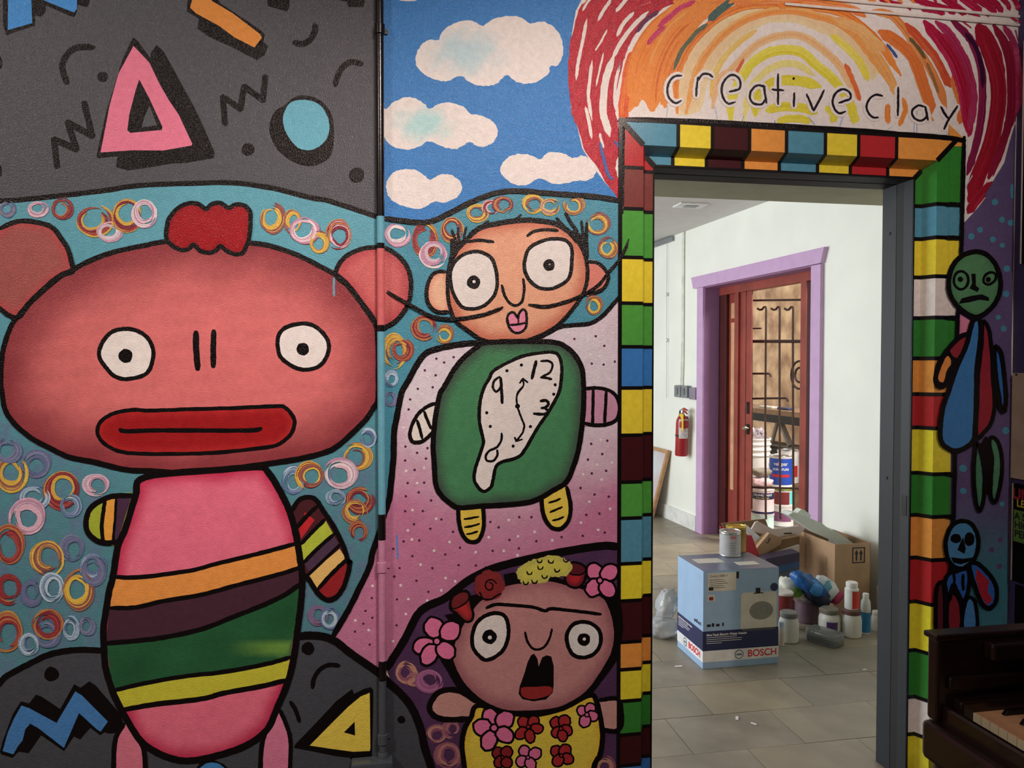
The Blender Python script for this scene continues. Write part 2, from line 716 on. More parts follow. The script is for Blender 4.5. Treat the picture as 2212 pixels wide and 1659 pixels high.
for k, (y0, y1) in enumerate(((1.2, 2.95), (3.15, 4.9))):
    w_ = thing('window_%d' % (k + 1), 'tall shop window of the storage room, %s one' % ('nearer' if k == 0 else 'farther'), 'window', (-2.12, (y0 + y1) / 2, .55), kind='structure')
    fr = MB()
    fr.bx(-2.15, -2.09, y0, y1, .55, .60).bx(-2.15, -2.09, y0, y1, 2.40, 2.45).bx(-2.15, -2.09, y0, y0 + .05, .6, 2.4).bx(-2.15, -2.09, y1 - .05, y1, .6, 2.4)
    fr.build('window_frame', wfm, w_)
tag(MB().bx(-2.2, 3.35, WT, 7.15, H2, H2 + .1).build('ceiling_storage', ceilm), 'pale ceiling of the storage room', 'ceiling', kind='structure')
beamm = mat('olive_plaster', (168, 164, 140), 0.8, var=0.04, bump=0.1)
tag(MB().bx(-2.05, 3.0, WT + .001, .46, CZ, H2).build('trim_1', beamm), 'olive grey beam over the doorway on the storage side', 'beam', kind='structure')

tag(MB().bx(-2.05, CX0 - .035, WT + .0005, WT + .007, 0, CZ).bx(CX1 + .035, 2.99, WT + .0005, WT + .007, 0, CZ).build('added_olive_lining', beamm), 'olive grey lining added behind the mural wall to cut bounced light', 'wall', kind='structure')  # unseen slab put in to lessen light bouncing onto the carton fronts

# storage floor: stone tiles with joints
gro = mat('grout', (128, 122, 110), 0.9)
stone = [mat('floor_stone_%d' % k, c, 0.42, var=0.10, scale=5, bump=0.12, bscale=14, rgb2=c2) for k, (c, c2) in enumerate([
    ((132, 124, 108), (150, 141, 122)), ((124, 118, 104), (146, 137, 120)), ((136, 126, 108), (156, 145, 124)), ((122, 115, 102), (150, 142, 126))])]
FL2 = tag(MB().bx(-2.2, 6.2, 0.0, 7.15, -0.1, -0.004).build('floor_storage', gro), 'grey brown stone tile floor of the storage room', 'floor', kind='structure')
tile_me = {}
for r_ in range(-1, 16):
    y0 = 0.365 + 0.2895 * r_
    for c_ in range(-2, 6):
        x0 = 1.169 + 0.457 * c_ + (0.214 if r_ % 2 else 0.0)
        if x0 > 3.1 or x0 + .45 < .3:
            continue
        k = random.randrange(4)
        if k not in tile_me:
            t = MB().bx(0.0015, 0.4555, 0.0015, 0.288, -0.02, 0.0)
            tile_me[k] = t.build('tile', stone[k], FL2)
            o = tile_me[k]
        else:
            o = tile_me[k].copy()
            COL.objects.link(o)
            o.parent = FL2
        o.location = (x0, y0, random.uniform(-0.0008, 0.0003))
rest = mat('floor_stone_far', (116, 110, 100), 0.5, var=0.12, scale=4)
for nm_, bb in (('tile_field', (-2.05, .28, .02, 7)), ('tile_field', (0.28, 3.2, 4.99, 7)), ('tile_field', (2.96, 6.2, .02, 7.1))):
    o = MB().bx(bb[0], bb[1], bb[2], bb[3], -0.02, -0.0035).build(nm_, rest, FL2)
    o['kind'] = 'stuff'

# baseboard left of the purple door
bb = MB()
sidebox(bb, 0.10, 3.2, 0, 0.13, 0.0, 0.016)
tag(bb.build('baseboard_storage', mat('baseboard_white', (226, 226, 222), 0.5)), 'white baseboard left of the purple door frame', 'baseboard', kind='structure')

# ---- steel door frame in the mural wall
steel = mat('grey_steel_frame', (36, 40, 45), 0.5, var=0.05, spec=0.3)
shadefr = mat('shaded_head_black', (16, 16, 17), 0.6, spec=.2)  # shade under the door head put into its colour
rubber = mat('black_rubber', (14, 14, 15), 0.7)
JM = thing('door_1', 'dark grey steel door frame of the striped doorway', 'door frame', (CX0, 0, 0), kind='structure')
for y0, y1, nm_, m_ in ((.041, .088, 'frame_face', steel), (.124, WT, 'frame_stop', steel)):
    j = MB()
    j.bx(CX1 - .002, CX1 + .052, y0, y1, 0, CZ + .03).bx(CX0 - .052, CX0 + .002, y0, y1, 0, CZ + .03)
    j.build(nm_, m_, JM, bevel=0.0015)
    MB().bx(CX0 + .002, CX1 - .002, y0, y1, CZ - .002, CZ + .052).build('frame_head', shadefr, JM, bevel=0.0015)
j = MB()
j.bx(CX1 - .0006, CX1 + .052, .088, .124, 0, CZ).bx(CX0 - .052, CX0 + .0006, .088, .124, 0, CZ).bx(CX0, CX1, .088, .124, CZ - .0006, CZ + .052)
j.build('weather_strip', rubber, JM)
MB().bx(CX1 - .0035, CX1, .052, .078, .93, 1.0).build('strike_plate', mat('strike_metal', (40, 38, 36), .4, metal=.7), JM)
for (px, py) in ((1921, 1032), (1922, 505)):
    q = plane_y(px, py, .16)
    MB().lathe([(.006, 0), (.006, .002)], (CX1 - .0045, .16, q[2]), 12, np.array([[0, 1, 0], [0, 0, 1], [1, 0, 0]])).build('screw', steel, JM)

# ---- striped casing around the doorway
TRIM = thing('trim_2', 'door casing painted in coloured stripes with black lines', 'door casing', (CX0, 0, 0), kind='structure')
PROF = [(0.0, -.062), (0.0, PIN), (W1, PIN), (W2, PF), (WO, PF), (WO, -.001)]


def casing_piece(mb, side, a0, a1, col, grow=0.0, m0=False, m1=False):
    """extrude the casing profile between a0 and a1 (z for sides, x for head); m0/m1 = mitred end"""
    g = grow
    prof = [(0 - g, -.062), (0 - g, PIN + g), (W1 - g, PIN + g), (W2 - g, PF + g), (WO + g, PF + g), (WO + g, -.001)]
    vs = []
    for e, a, mit in ((0, a0, m0), (1, a1, m1)):
        for (w, p) in prof:
            if side == 'L':
                vs.append((CX0 - w, -p, a + (w if mit and e else 0)))
            elif side == 'R':
                vs.append((CX1 + w, -p, a + (w if mit and e else 0)))
            else:
                vs.append((a + ((-w if e == 0 else w) if mit else 0), -p, CZ + w))
    n = len(prof)
    fs = [(i, i + 1, n + i + 1, n + i) for i in range(n - 1)] + [tuple(range(n))[::-1], tuple(range(n, 2 * n))]
    cc = C(*col)
    mb.add(vs, fs, cc)


def zfront(px, py):
    return plane_y(px, py, -PF)[2]


PALETTE = dict(g=(78, 142, 56), y=(232, 190, 52), t=(82, 132, 148), b=(58, 112, 168), m=(62, 20, 22), r=(176, 38, 40), o=(240, 140, 62), w=(226, 200, 186), k=(122, 56, 50), n=(52, 118, 44), q=(228, 196, 48))
left = [('b', 1760), ('b', 1652), ('m', 1586), ('n', 1513), ('q', 1445), ('o', 1386), ('m', 1297), ('q', 1217), ('t', 1119), ('g', 1041), ('m', 940), ('y', 838), ('b', 749), ('g', 655), ('y', 556), ('g', 451), ('k', 362), ('r', 262)]
for i in range(1, len(left)):
    kcol, ytop = left[i]
    z0 = 0.0 if i == 1 else zfront(1366, left[i - 1][1])
    last = i == len(left) - 1
    z1 = CZ if last else zfront(1366, ytop)
    mb = MB()
    casing_piece(mb, 'L', z0, z1, PALETTE[kcol], 0, False, last)
    mb.build('painted_block', GLOSSPAINT, TRIM)
right = [('q', 1750), ('q', 1594), ('w', 1513), ('n', 1411), ('q', 1305), ('r', 1209), ('o', 1116), ('n', 1024), ('q', 925), ('r', 852), ('o', 774), ('n', 686), ('w', 597), ('y', 513), ('t', 441), ('n', 310)]
rb = []
for i in range(1, len(right)):
    kcol, ytop = right[i]
    z0 = 0.0 if i == 1 else zfront(2036, right[i - 1][1])
    last = i == len(right) - 1
    z1 = CZ if last else zfront(2036, ytop)
    mb = MB()
    casing_piece(mb, 'R', z0, z1, PALETTE[kcol], 0, False, last)
    mb.build('painted_block', GLOSSPAINT, TRIM)
    rb.append((kcol, right[i - 1][1], ytop))
heads = [('t', 1465), ('y', 1539), ('m', 1619), ('o', 1699), ('t', 1783), ('y', 1855), ('r', 1937), ('o', 2100)]
xp = CX0
hx = []
for i, (kcol, px) in enumerate(heads):
    last = i == len(heads) - 1
    x1 = CX1 if last else plane_y(px, 300, -PF)[0]
    mb = MB()
    casing_piece(mb, 'H', xp, x1, PALETTE[kcol], 0, i == 0, last)
    mb.build('painted_block', GLOSSPAINT, TRIM)
    hx.append(x1)
    xp = x1
# black painted division lines
mb = MB()
K = (17, 12, 12)
for i in range(1, len(left) - 1):
    z = zfront(1366, left[i][1])
    casing_piece(mb, 'L', z - .0055, z + .0055, K, 0.0006 + random.uniform(0, .0002))
for i in range(1, len(right) - 1):
    z = zfront(2036, right[i][1])
    casing_piece(mb, 'R', z - .0065, z + .0065, K, 0.0006 + random.uniform(0, .0002))
for x1 in hx[:-1]:
    casing_piece(mb, 'H', x1 - .006, x1 + .006, K, 0.0006 + random.uniform(0, .0002))
# mitre lines and outer black edges
for sx in (-1, 1):
    vs = []
    x_in = CX0 if sx < 0 else CX1
    for (w, p) in PROF[1:5]:
        vs += [(x_in + sx * (w - .006), -p - .0009, CZ + w + .006), (x_in + sx * (w + .006), -p - .0009, CZ + w - .006)]
    mb.add(vs, [(2 * i, 2 * i + 1, 2 * i + 3, 2 * i + 2) for i in range(3)], BLACK)
mb.bx(CX0 - WO - .002, CX0 - WO + .010, -PF - .0008, -.0005, 0, CZ + WO, BLACK)
mb.bx(CX0 - WO, CX1 + WO, -PF - .0008, -.0005, CZ + WO - .008, CZ + WO + .001, BLACK)
mb.bx(CX0 - .004, CX0 + .001, -PIN - .0015, -PIN, 0, CZ, BLACK)
mb.bx(CX1 - .001, CX1 + .004, -PIN - .0015, -PIN, 0, CZ, BLACK)
mb.bx(CX0, CX1, -PIN - .0015, -PIN, CZ - .001, CZ + .005, BLACK)
mb.build('black_lines', GLOSSPAINT, TRIM)

# moulding near the top of the wall above the doorway
rail = MB()
for z in (2.634, 2.606):
    rail.bx(1.30, XR, -.007, 0, z - .004, z + .004, CREAM)
tag(rail.build('trim_3', PAINT), 'narrow painted-over moulding high above the doorway', 'moulding', kind='structure')

# ------------------------------------------------------------------ the mural
LG = dict(relief=False)
SKY = subgroup('painted_sky', WALL, 'blue painted sky with pinkish white clouds')
SUNB = subgroup('painted_sunburst', WALL, 'red, orange and yellow brushed sunburst over the doorway')
GREYTOP = subgroup('painted_grey_field', WALL, 'dark grey painted field with black squiggles and coloured shapes')
TEAL = subgroup('painted_bubble_field', WALL, 'teal painted background covered with brushed rings')
PINKF = subgroup('painted_round_eared_figure', WALL, 'big rosy painted figure with round ears and striped belly')
CLOCKF = subgroup('painted_clock_belly_figure', WALL, 'painted figure with long thin moustache and a clock on its green body')
FLOWF = subgroup('painted_flower_crown_figure', WALL, 'painted figure with one long eyebrow, flower crown and yellow dress')
PINKB = subgroup('painted_dotted_cloth', WALL, 'pink painted ground with dark and white dots')
HILLS = subgroup('painted_grey_hills', WALL, 'dark grey painted hills with blue zigzag and yellow triangle')
PURP = subgroup('painted_purple_field', WALL, 'purple to teal painted strip right of the doorway')
GREENF = subgroup('painted_green_faced_figure', WALL, 'small painted figure with green frowning face and blue body')
BLUEF = subgroup('painted_blue_faced_figure', WALL, 'small painted figure with blue skull-like face above the piano')


# fields -----------------------------------------------------------------
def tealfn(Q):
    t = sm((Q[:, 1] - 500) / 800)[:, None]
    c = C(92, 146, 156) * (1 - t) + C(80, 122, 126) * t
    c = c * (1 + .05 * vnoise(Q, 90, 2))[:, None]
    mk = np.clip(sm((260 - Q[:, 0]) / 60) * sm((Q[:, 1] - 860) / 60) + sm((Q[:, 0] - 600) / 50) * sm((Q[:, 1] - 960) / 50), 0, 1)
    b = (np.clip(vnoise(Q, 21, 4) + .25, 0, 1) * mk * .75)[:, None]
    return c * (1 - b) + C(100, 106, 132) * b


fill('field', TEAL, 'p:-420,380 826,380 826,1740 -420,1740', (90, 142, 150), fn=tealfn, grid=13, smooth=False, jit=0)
fill('field', TEAL, 'p:826,440 1352,400 1352,1300 826,1300', (74, 132, 146), smooth=False, jit=0)
fill('field', GREYTOP, [(-420, -330), (821, -330)] + T('b2:1520,245 1490,240 1330,185 1120,120 850,50 560,10|a1:1850,1455 1500,1460 1110,1475 840,1515 500,1555 150,1590 0,1590') + [(-200, 445), (-420, 470)], (80, 75, 77), smooth=False, jit=0)
fill('field', SKY, [(826, -330), (1420, -330), (1420, 240), (1352, 250), (1350, 440)] + T('b3:1970,120 1800,90 1600,75 1400,60 1200,45 1050,50 900,90 750,160 600,235 500,280 400,295 250,280 105,260'), (56, 116, 172), smooth=False, jit=0)

# grey field: black marks first, coloured shapes above -------------------
mb = MB()
for s in ('a1:25,0 22,200 50,285 80,275 275,205 280,120 330,130 360,100 370,40 540,125 590,135 610,100 620,40 690,60 710,30 715,-60 25,-60',
          'a1:-30,440 5,455 25,500 15,545 -30,565', 'a1:-30,1300 5,1320 20,1350 15,1400 -30,1430',
          'a1:1060,300 1100,330 1195,470 1205,420 1245,355 1300,410 1380,550 1530,820 1600,960 1710,1225 1700,1260 1480,1300 1370,1300 1200,1335 1020,1355 925,1330 940,1245 780,1260 770,1240 850,880 930,620 960,510 1010,400',
          'a1:1500,-60 1490,90 1585,150 1570,230 1660,290 2050,478 2110,440 2140,365 2095,330 2110,270 2060,230 1760,30 1700,-60',
          'a2:650,-60 655,45 810,95 830,60 835,-60', 'a2:1225,-60 1225,0 1285,15 1295,55 1420,55 1445,-60'):
    fill_into(mb, T(s), (17, 12, 12), smooth=False, jit=1.0)
fill_into(mb, T('a2:790,840 870,775 970,760 1080,800 1150,880 1180,970 1185,1100 1165,1230 1100,1290 1000,1325 880,1300 770,1230 700,1140 670,1040 680,960 720,880'), (17, 12, 12))
for s, w in (('a1:750,378 680,375 600,385 540,430 500,500 505,580 535,660', 52), ('a2:1030,190 1035,240 1000,310 940,350 870,340', 50), ('a2:1195,685 1210,620 1250,540 1320,495 1405,510', 48)):
    line(mb, s, w, taper=(.5, .8))
for s, w in (('a1:455,1325 430,1110 610,1190 540,975 735,1085 670,820', 54), ('a2:318,985 300,770 440,870 470,690 620,800 637,610', 50)):
    line(mb, s, w, smooth='seg')
zdots(mb, 'a1', '817,612', 43)
zdots(mb, 'a2', '500,1190', 53)
zdots(mb, 'a2', '1365,1395', 64)
mb.build('black_marks', PAINT, GREYTOP)
fill('zigzag', GREYTOP, 'a1:65,-60 60,240 255,185 245,-60', (66, 132, 190), smooth=False)
fill('zigzag', GREYTOP, 'a1:320,-60 340,0 500,65 590,100 612,70 612,-60', (66, 132, 190), smooth=False)
fill('triangle', GREYTOP, 'a1:1065,365 1190,500 1260,650 1340,790 1420,910 1530,1140 1525,1160 1300,1200 1050,1195 800,1215 870,850 940,590', (222, 112, 132), smooth=False)
mb = MB()
fill_into(mb, T('a1:1110,630 1190,780 1295,1010 1290,1035 1040,1060 1015,1040 1030,910 1080,720'), (17, 12, 12), smooth=False)
fill_into(mb, T('a1:1190,840 1250,995 1125,1015 1150,930'), (80, 75, 77), smooth=False)
mb.build('triangle_hole', PAINT, GREYTOP)
fill('bar', GREYTOP, 'a1:1545,-60 1515,60 1560,105 1740,205 1870,300 2025,378 2085,300 2070,270 1850,105 1690,10 1640,-60', (216, 130, 56), smooth=False)
fill('disc', GREYTOP, 'a2:860,805 950,795 1050,820 1110,880 1145,970 1145,1060 1100,1140 1030,1185 960,1195 890,1170 830,1100 790,1020 780,930 810,850', (101, 158, 170))
mb = MB()
line(mb, [(-420, 470), (-200, 445)] + T('a1:0,1600 150,1592 500,1557 840,1517 1110,1477 1500,1462 1850,1457|a2:700,1500 1000,1575|b2:1120,120 1330,185 1490,240 1530,250'), 42)
mb.build('outline', PAINT, GREYTOP)

# sky: clouds ------------------------------------------------------------


def cloudfn(cx, cy, rr, tint):
    def f(Q):
        d = np.hypot((Q[:, 0] - cx) / 1.5, Q[:, 1] - cy) / rr
        t = (sm(1.15 - d + .25 * vnoise(Q, 22, 5)))[:, None] * 0.9
        return C(232, 213, 203) * (1 - t) + C(*tint) * t
    return f


fill('cloud', SKY, 'a3:545,320 480,315 420,345 375,410 362,480 380,540 440,600 530,640 620,645 720,605 790,655 900,685 1000,670 1085,600 1150,645 1240,665 1340,645 1420,580 1430,530 1490,520 1530,450 1535,370 1510,280 1450,210 1370,170 1270,185 1210,145 1120,125 1020,140 940,175 890,205 820,170 740,165 640,200 560,270', (228, 208, 198), fn=cloudfn(1005, 112, 62, (176, 192, 205)), grid=8, jit=1.1)
fill('cloud', SKY, 'a3:100,880 130,870 180,815 280,775 360,785 430,825 470,865 550,825 640,820 740,850 800,910 860,915 950,950 1005,1010 1010,1080 970,1140 900,1170 840,1160 785,1130 690,1185 580,1170 465,1125 390,1170 290,1190 190,1170 120,1110 100,1060', (228, 208, 198), fn=cloudfn(915, 268, 46, (165, 198, 208)), grid=8, jit=1.1)
fill('cloud', SKY, 'a3:180,1375 260,1350 350,1350 430,1395 475,1430 550,1395 630,1390 700,1430 730,1490 700,1560 600,1610 510,1605 450,1640 390,1665 260,1640 170,1590 135,1540 130,1450', (232, 213, 203), jit=1.1)
fill('cloud', SKY, 'a3:1060,1290 1120,1240 1200,1225 1290,1240 1350,1270 1400,1225 1460,1210 1540,1225 1610,1260 1680,1240 1730,1250 1790,1330 1800,1370 1750,1430 1640,1440 1480,1465 1340,1420 1270,1465 1180,1475 1080,1430 1035,1360', (234, 215, 206), jit=1.3)
fill('cloud', SKY, 'a3:200,-60 230,0 300,8 370,0 400,-60', (228, 208, 198))

# sunburst ---------------------------------------------------------------
fill('ground', SUNB, [(1252, -330), (CORNER(-330) - 3, -330)] + [(CORNER(250) - 3, 250)] + T('a5:2120,1050 2100,1120 2060,1290 1990,1400 1900,1560|b5:1040,90 960,190 850,310') + [(2050, 480), (2050, 290), (1352, 262), (1350, 435)] + T('a3:2010,1600 1950,1540 1880,1460 1780,1330 1690,1180 1650,1030 1600,850 1580,650 1580,480 1600,300 1640,90 1680,0'), (232, 208, 192), smooth=False, jit=1.2)
RED1, RED2, RED3, MAG = (178, 38, 50), (162, 30, 44), (196, 52, 62), (192, 52, 88)
fill('red_band', SUNB, 'a4:300,-120 250,0 190,60 150,200 110,400 100,650 130,900 180,1030 230,1200 330,1330 420,1480 520,1600 535,1570 505,1450 480,1310 520,1170 500,1000 472,850 490,700 540,500 560,440 600,330 700,200 860,70 1000,0 1150,-120', RED1, fn=lambda Q: C(*RED1) * (1 + .22 * vnoise(Q, 9, 4))[:, None] + C(60, 20, 50) * (.25 * sm(vnoise(Q, 30, 9) - .1))[:, None], grid=9, jit=1.4)
mb = MB()
CRM = (236, 208, 190)
for s, w in (('a4:250,150 215,330 180,500 165,640', 26), ('a4:470,-60 440,0 385,80 335,170', 26), ('a4:590,-40 560,0 480,95', 28), ('a4:625,95 540,190 488,290', 30), ('a4:740,90 620,205 520,340 450,470', 34), ('a4:470,430 410,600 385,740 380,900 405,990 432,1090', 58),
             ('a4:412,235 362,330 315,405', 15), ('a4:382,420 350,560 322,690', 15), ('a4:292,480 272,650 262,770 290,960', 26), ('a4:238,850 262,950 290,1110', 26), ('a4:512,520 482,640 472,800 492,900', 24), ('a4:500,960 522,1060 545,1180 548,1480', 26), ('a4:352,1060 365,1120 385,1180', 20), ('a4:760,15 640,62', 16), ('a4:330,-40 260,10 215,90', 18)):
    line(mb, s, w, CRM, taper=(.15, .1))
mb.build('bare_gaps', PAINT, SUNB)
mb = MB()
OR = [(226, 128, 58), (218, 112, 44), (232, 146, 76), (210, 98, 44)]
PE = [(236, 172, 122), (232, 158, 100), (240, 186, 138)]
YE = [(218, 194, 62), (226, 204, 84), (210, 184, 48)]
CR = [(173, 30, 62), (160, 24, 48), (186, 48, 84), (150, 20, 40)]
for s_, c_ in (('a4:560,900 545,760 580,520 640,380 760,230 900,110 1060,-60 1420,-60 1260,80 1120,240 1020,400 960,560 900,700 880,860 820,800 760,880 700,800 640,840', (226, 122, 54)),
               ('a4:960,900 960,640 1020,470 1120,320 1280,180 1480,90 1700,60 1950,70 2150,130|a5:740,160 880,270 980,400 1060,540 1000,640 930,520 840,420 740,330|a4:2080,250 1900,180 1700,190 1540,260 1400,380 1290,520 1200,700 1150,880', (236, 184, 140)),
               ('a5:1400,160 1560,260 1680,330 1780,480 1830,700 1830,900 1780,1090 1740,1000 1720,800 1650,560 1530,360', (164, 34, 62)),
               ('a5:1830,200 1930,230 2030,420 2070,640 2060,900 2000,1150 1900,1400 1800,1600 1760,1580 1860,1330 1920,1100 1950,880 1940,640 1890,420', (150, 26, 44)),
               ('a5:2080,330 2150,420 2180,650 2160,900 2100,1050 2020,1280 1960,1400 2060,1000 2090,800 2090,560', (146, 34, 58))):
    fill_into(mb, T(s_), c_, edge=tuple(min(255, v * 1.06) for v in c_), R=14, jit=1.5)
sb = [
    ('a4:545,960 540,850 560,690 590,520 640,400', 80, [(216, 88, 44), (224, 110, 52), (208, 76, 44)]),
    ('a4:640,830 640,600 690,420 800,250 950,120 1110,-10', 150, OR[:2] + [(232, 122, 48)]),
    ('a4:770,870 785,650 840,450 950,260 1100,130 1310,-10', 150, OR),
    ('a4:870,850 890,640 950,470 1040,330', 60, OR), ('a4:640,700 640,830', 60, OR), ('a4:830,700 845,830', 50, OR),
    ('a4:970,900 960,640 1010,480 1100,330 1250,180 1420,80 1600,40 1850,45|a5:560,62 750,100 900,190 1050,330 1150,480 1230,600', 62, OR),
    ('a4:1040,900 1090,700 1130,560 1200,430 1330,280 1500,160 1700,95 1900,85|a5:560,125 700,165 850,265 960,400 1080,560 1180,740', 60, [(232, 148, 80), (226, 134, 66), (238, 166, 100)]),
    ('a4:1250,800 1260,640 1330,480 1450,350 1600,240', 44, [(232, 176, 96), (226, 190, 110)]),
    ('a4:1250,860 1300,640 1400,560 1500,450 1620,345 1780,285 1950,285|a5:580,370 693,470 770,560 840,690 890,790', 62, PE),
    ('a5:790,510 840,620 880,720 905,800', 38, [(214, 96, 54), (222, 112, 60)]),
    ('a4:1500,470 1440,580 1420,640', 26, [(210, 96, 56)]),
    ('a4:1395,960 1400,800 1470,640 1560,510 1680,425 1820,395 1960,415|a5:560,520 660,600 740,690 830,830 890,960', 76, YE),
    ('a4:1500,960 1550,720 1650,590 1750,525 1850,505 1950,525 2060,600', 54, [(228, 200, 120), (234, 208, 130)]),
    ('a4:1590,920 1600,760 1690,680 1800,640 1950,645 2110,690', 80, YE), ('a4:1680,880 1800,850 1960,860 2080,900', 70, YE), ('a4:1770,965 1850,945 1950,945 2030,970', 60, YE),
    ('a5:680,280 800,380 900,490 970,640', 60, [(224, 196, 76), (228, 204, 110)]),
    ('a5:640,850 700,920 680,970', 60, YE), ('a5:820,870 860,930 850,980', 60, YE),
    ('a5:-250,20 200,5 500,20 800,60 950,130', 60, [(222, 120, 66), (212, 100, 58), (230, 150, 96)]),
    ('a5:700,150 900,230 1000,320 1100,400', 80, [(228, 158, 96), (232, 170, 110)]),
    ('a5:1060,250 1200,330 1330,460 1400,650 1450,800 1470,900', 96, [(216, 110, 54), (208, 98, 50), (222, 128, 70)]),
    ('a5:1000,90 1150,120 1260,230 1360,380 1450,520 1530,680 1590,860', 66, [(216, 124, 66), (222, 142, 84), (206, 108, 60)]),
    ('a5:950,330 1050,450 1150,620 1190,760', 60, [(228, 158, 92), (222, 142, 76)]),
    ('a5:1130,830 1125,900 1130,980', 42, OR), ('a5:1240,780 1270,860 1240,950 1220,1000', 40, OR), ('a5:1450,900 1490,960', 40, OR),
    ('a5:1270,190 1400,330 1500,450 1580,600 1625,690', 66, [(200, 78, 48), (192, 66, 46), (208, 96, 60)]),
    ('a5:1645,610 1680,720 1720,850 1700,980', 66, [(214, 108, 54), (222, 128, 70)]),
    ('a5:1420,170 1540,330 1640,480 1700,640 1740,800 1765,1050', 84, CR),
    ('a5:1510,170 1620,270 1700,400 1770,560 1810,740 1800,900 1775,1030', 62, [(172, 48, 84), (160, 36, 70)]),
    ('a5:1630,150 1740,260 1800,340 1855,480 1880,620 1880,850 1850,1060 1800,1260 1760,1390', 60, [(128, 28, 62), (110, 22, 54), (146, 40, 76)]),
    ('a5:1840,220 1900,330 1960,480 2005,640 2005,850 1960,1100 1900,1280 1830,1450 1790,1590', 122, [(152, 24, 40), (140, 20, 36), (164, 34, 50)]),
    ('a5:1970,200 2050,330 2095,480 2110,650 2110,850 2080,1020 2010,1230 1930,1420', 66, [(140, 26, 50), (126, 22, 46)]),
    ('a5:2050,200 2130,330 2165,480 2178,700 2160,890', 48, [(158, 44, 80), (146, 36, 66)]),
    ('a5:2145,240 2170,340', 26, [(160, 60, 90)]),
    ('a5:1720,170 1790,220', 40, CR), ('a5:1060,-5 1140,15 1240,42', 34, CR), ('a5:1270,50 1310,80', 30, CR), ('a5:1300,-20 1450,30 1600,70 1660,110', 50, CR), ('a5:1390,70 1500,90 1580,110', 36, CR),
    ('a5:1560,-30 1680,60 1750,110', 60, CR), ('a5:1700,-30 1800,40 1870,95', 60, CR), ('a5:1800,-30 1900,30 1990,95', 56, CR), ('a5:1900,-30 1990,30 2040,95', 50, CR), ('a5:2020,-30 2080,30 2100,80', 40, CR), ('a5:2110,-30 2150,20 2170,80', 40, CR),
    ('a5:1770,105 1860,130', 44, CR), ('a5:1890,110 1930,130', 44, CR), ('a5:2110,140 2190,175', 44, CR),
    ('b5:1080,-20 1010,60 950,130 890,220', 70, [(150, 24, 42), (166, 38, 56)]),
    ('a4:1110,10 1000,60 900,140 820,210', 40, [MAG, (204, 70, 100)]), ('a4:870,210 790,280 735,350', 38, [MAG, (204, 70, 100)]),
]
for k, (s, w, cols) in enumerate(sb):
    brush(mb, T(s), w / ZS, cols, n=7, seed=k)
for s, w, c in (('a4:1420,0 1310,80 1220,160', 62, (70, 92, 84)), ('a4:1210,190 1130,250 1070,320 1000,410 940,560', 34, (92, 96, 74)), ('a5:1745,262 1830,380 1875,540 1885,700', 34, (56, 20, 48)), ('a5:1300,300 1370,380 1430,470', 28, (104, 84, 56)), ('a5:1440,500 1490,620 1530,740', 24, (150, 100, 60)), ('a5:1120,350 1160,400 1205,460', 22, (66, 80, 130)),
                ('a4:820,90 720,160 640,260', 34, (96, 40, 66)), ('a4:515,490 500,560', 20, (120, 130, 160)), ('a4:355,1130 380,1250 420,1390 460,1430', 24, (70, 92, 150)), ('a4:470,1120 510,1180 515,1290 500,1330', 22, (80, 90, 150)),
                ('a4:895,840 885,930', 22, (150, 170, 180)), ('a4:1270,850 1290,940', 26, (176, 180, 200)), ('a4:1500,920 1485,970', 20, (150, 160, 190)), ('a4:1745,960 1748,990', 14, (70, 100, 170)), ('a4:2020,930 2060,990', 20, (150, 150, 190)), ('a5:500,930 545,990', 26, (176, 176, 200)), ('a5:770,930 745,1010', 50, (178, 178, 206)), ('a5:1340,960 1335,1070', 18, (110, 140, 180)), ('a5:1360,880 1360,1060', 16, (100, 130, 180)), ('a5:1600,1050 1600,1080', 14, (110, 150, 190)), ('a5:1170,1000 1100,1050', 18, (170, 190, 210)), ('a5:1800,1400 1740,1500', 34, (170, 180, 196))):
    line(mb, s, w, c, taper=(.3, .2))
for k in range(15):          # the arch goes on above the picture's edge
    a_ = 492 - 16.5 * k
    b_ = a_ * (1.28 - .012 * k)
    t0_ = math.asin(min(.99, 292 / b_))
    cols_ = CR if k < 8 else OR
    brush(mb, [(1715 + a_ * math.cos(t), 300 - b_ * math.sin(t)) for t in np.linspace(t0_ + .01, math.pi - t0_ - .01, 26)], 13.5, cols_ if k < 8 else OR, n=4, seed=300 + k)
mb.build('brush_strokes', PAINT, SUNB)

# the painted words "creative clay"
LET = ['a4:1005,603 950,607 905,655 890,730 912,790 960,822 1002,800', 'a4:1137,615 1125,680 1120,768', 'a4:1130,645 1170,592 1220,590 1252,615',
       'a4:1385,732 1420,722 1465,705 1472,650 1440,605 1390,600 1340,650 1323,720 1340,790 1380,827 1432,812', 'a4:1668,690 1610,680 1560,720 1548,780 1580,825 1640,830 1670,790', 'a4:1658,680 1670,760 1680,822',
       'a4:1772,590 1772,700 1773,832', 'a4:1725,712 1770,716 1818,720', 'a4:1902,740 1900,800 1898,850', 'a4:2000,750 2030,820 2055,882', 'a4:2055,882 2100,800 2140,718',
       'a5:738,820 785,803 830,785 822,735 770,710 715,740 688,800 700,860 740,902 792,888', 'a5:1085,765 1030,755 980,790 958,850 980,910 1020,937 1052,935', 'a5:1210,695 1210,800 1207,922',
       'a5:1420,850 1370,840 1322,880 1330,930 1380,962 1430,940 1440,900', 'a5:1425,850 1437,900 1447,958', 'a5:1550,850 1580,905 1615,950', 'a5:1682,845 1640,910 1605,965 1575,1030']
halo = MB()
for s in LET:
    line(halo, s, 62, (238, 210, 192), jit=.8)
halo.build('pale_halo', PAINT, SUNB)
let = MB()
for s in LET:
    line(let, s, 19, (34, 26, 30), taper=(.7, .6))
zdots(let, 'a4', '1897,625', 10)
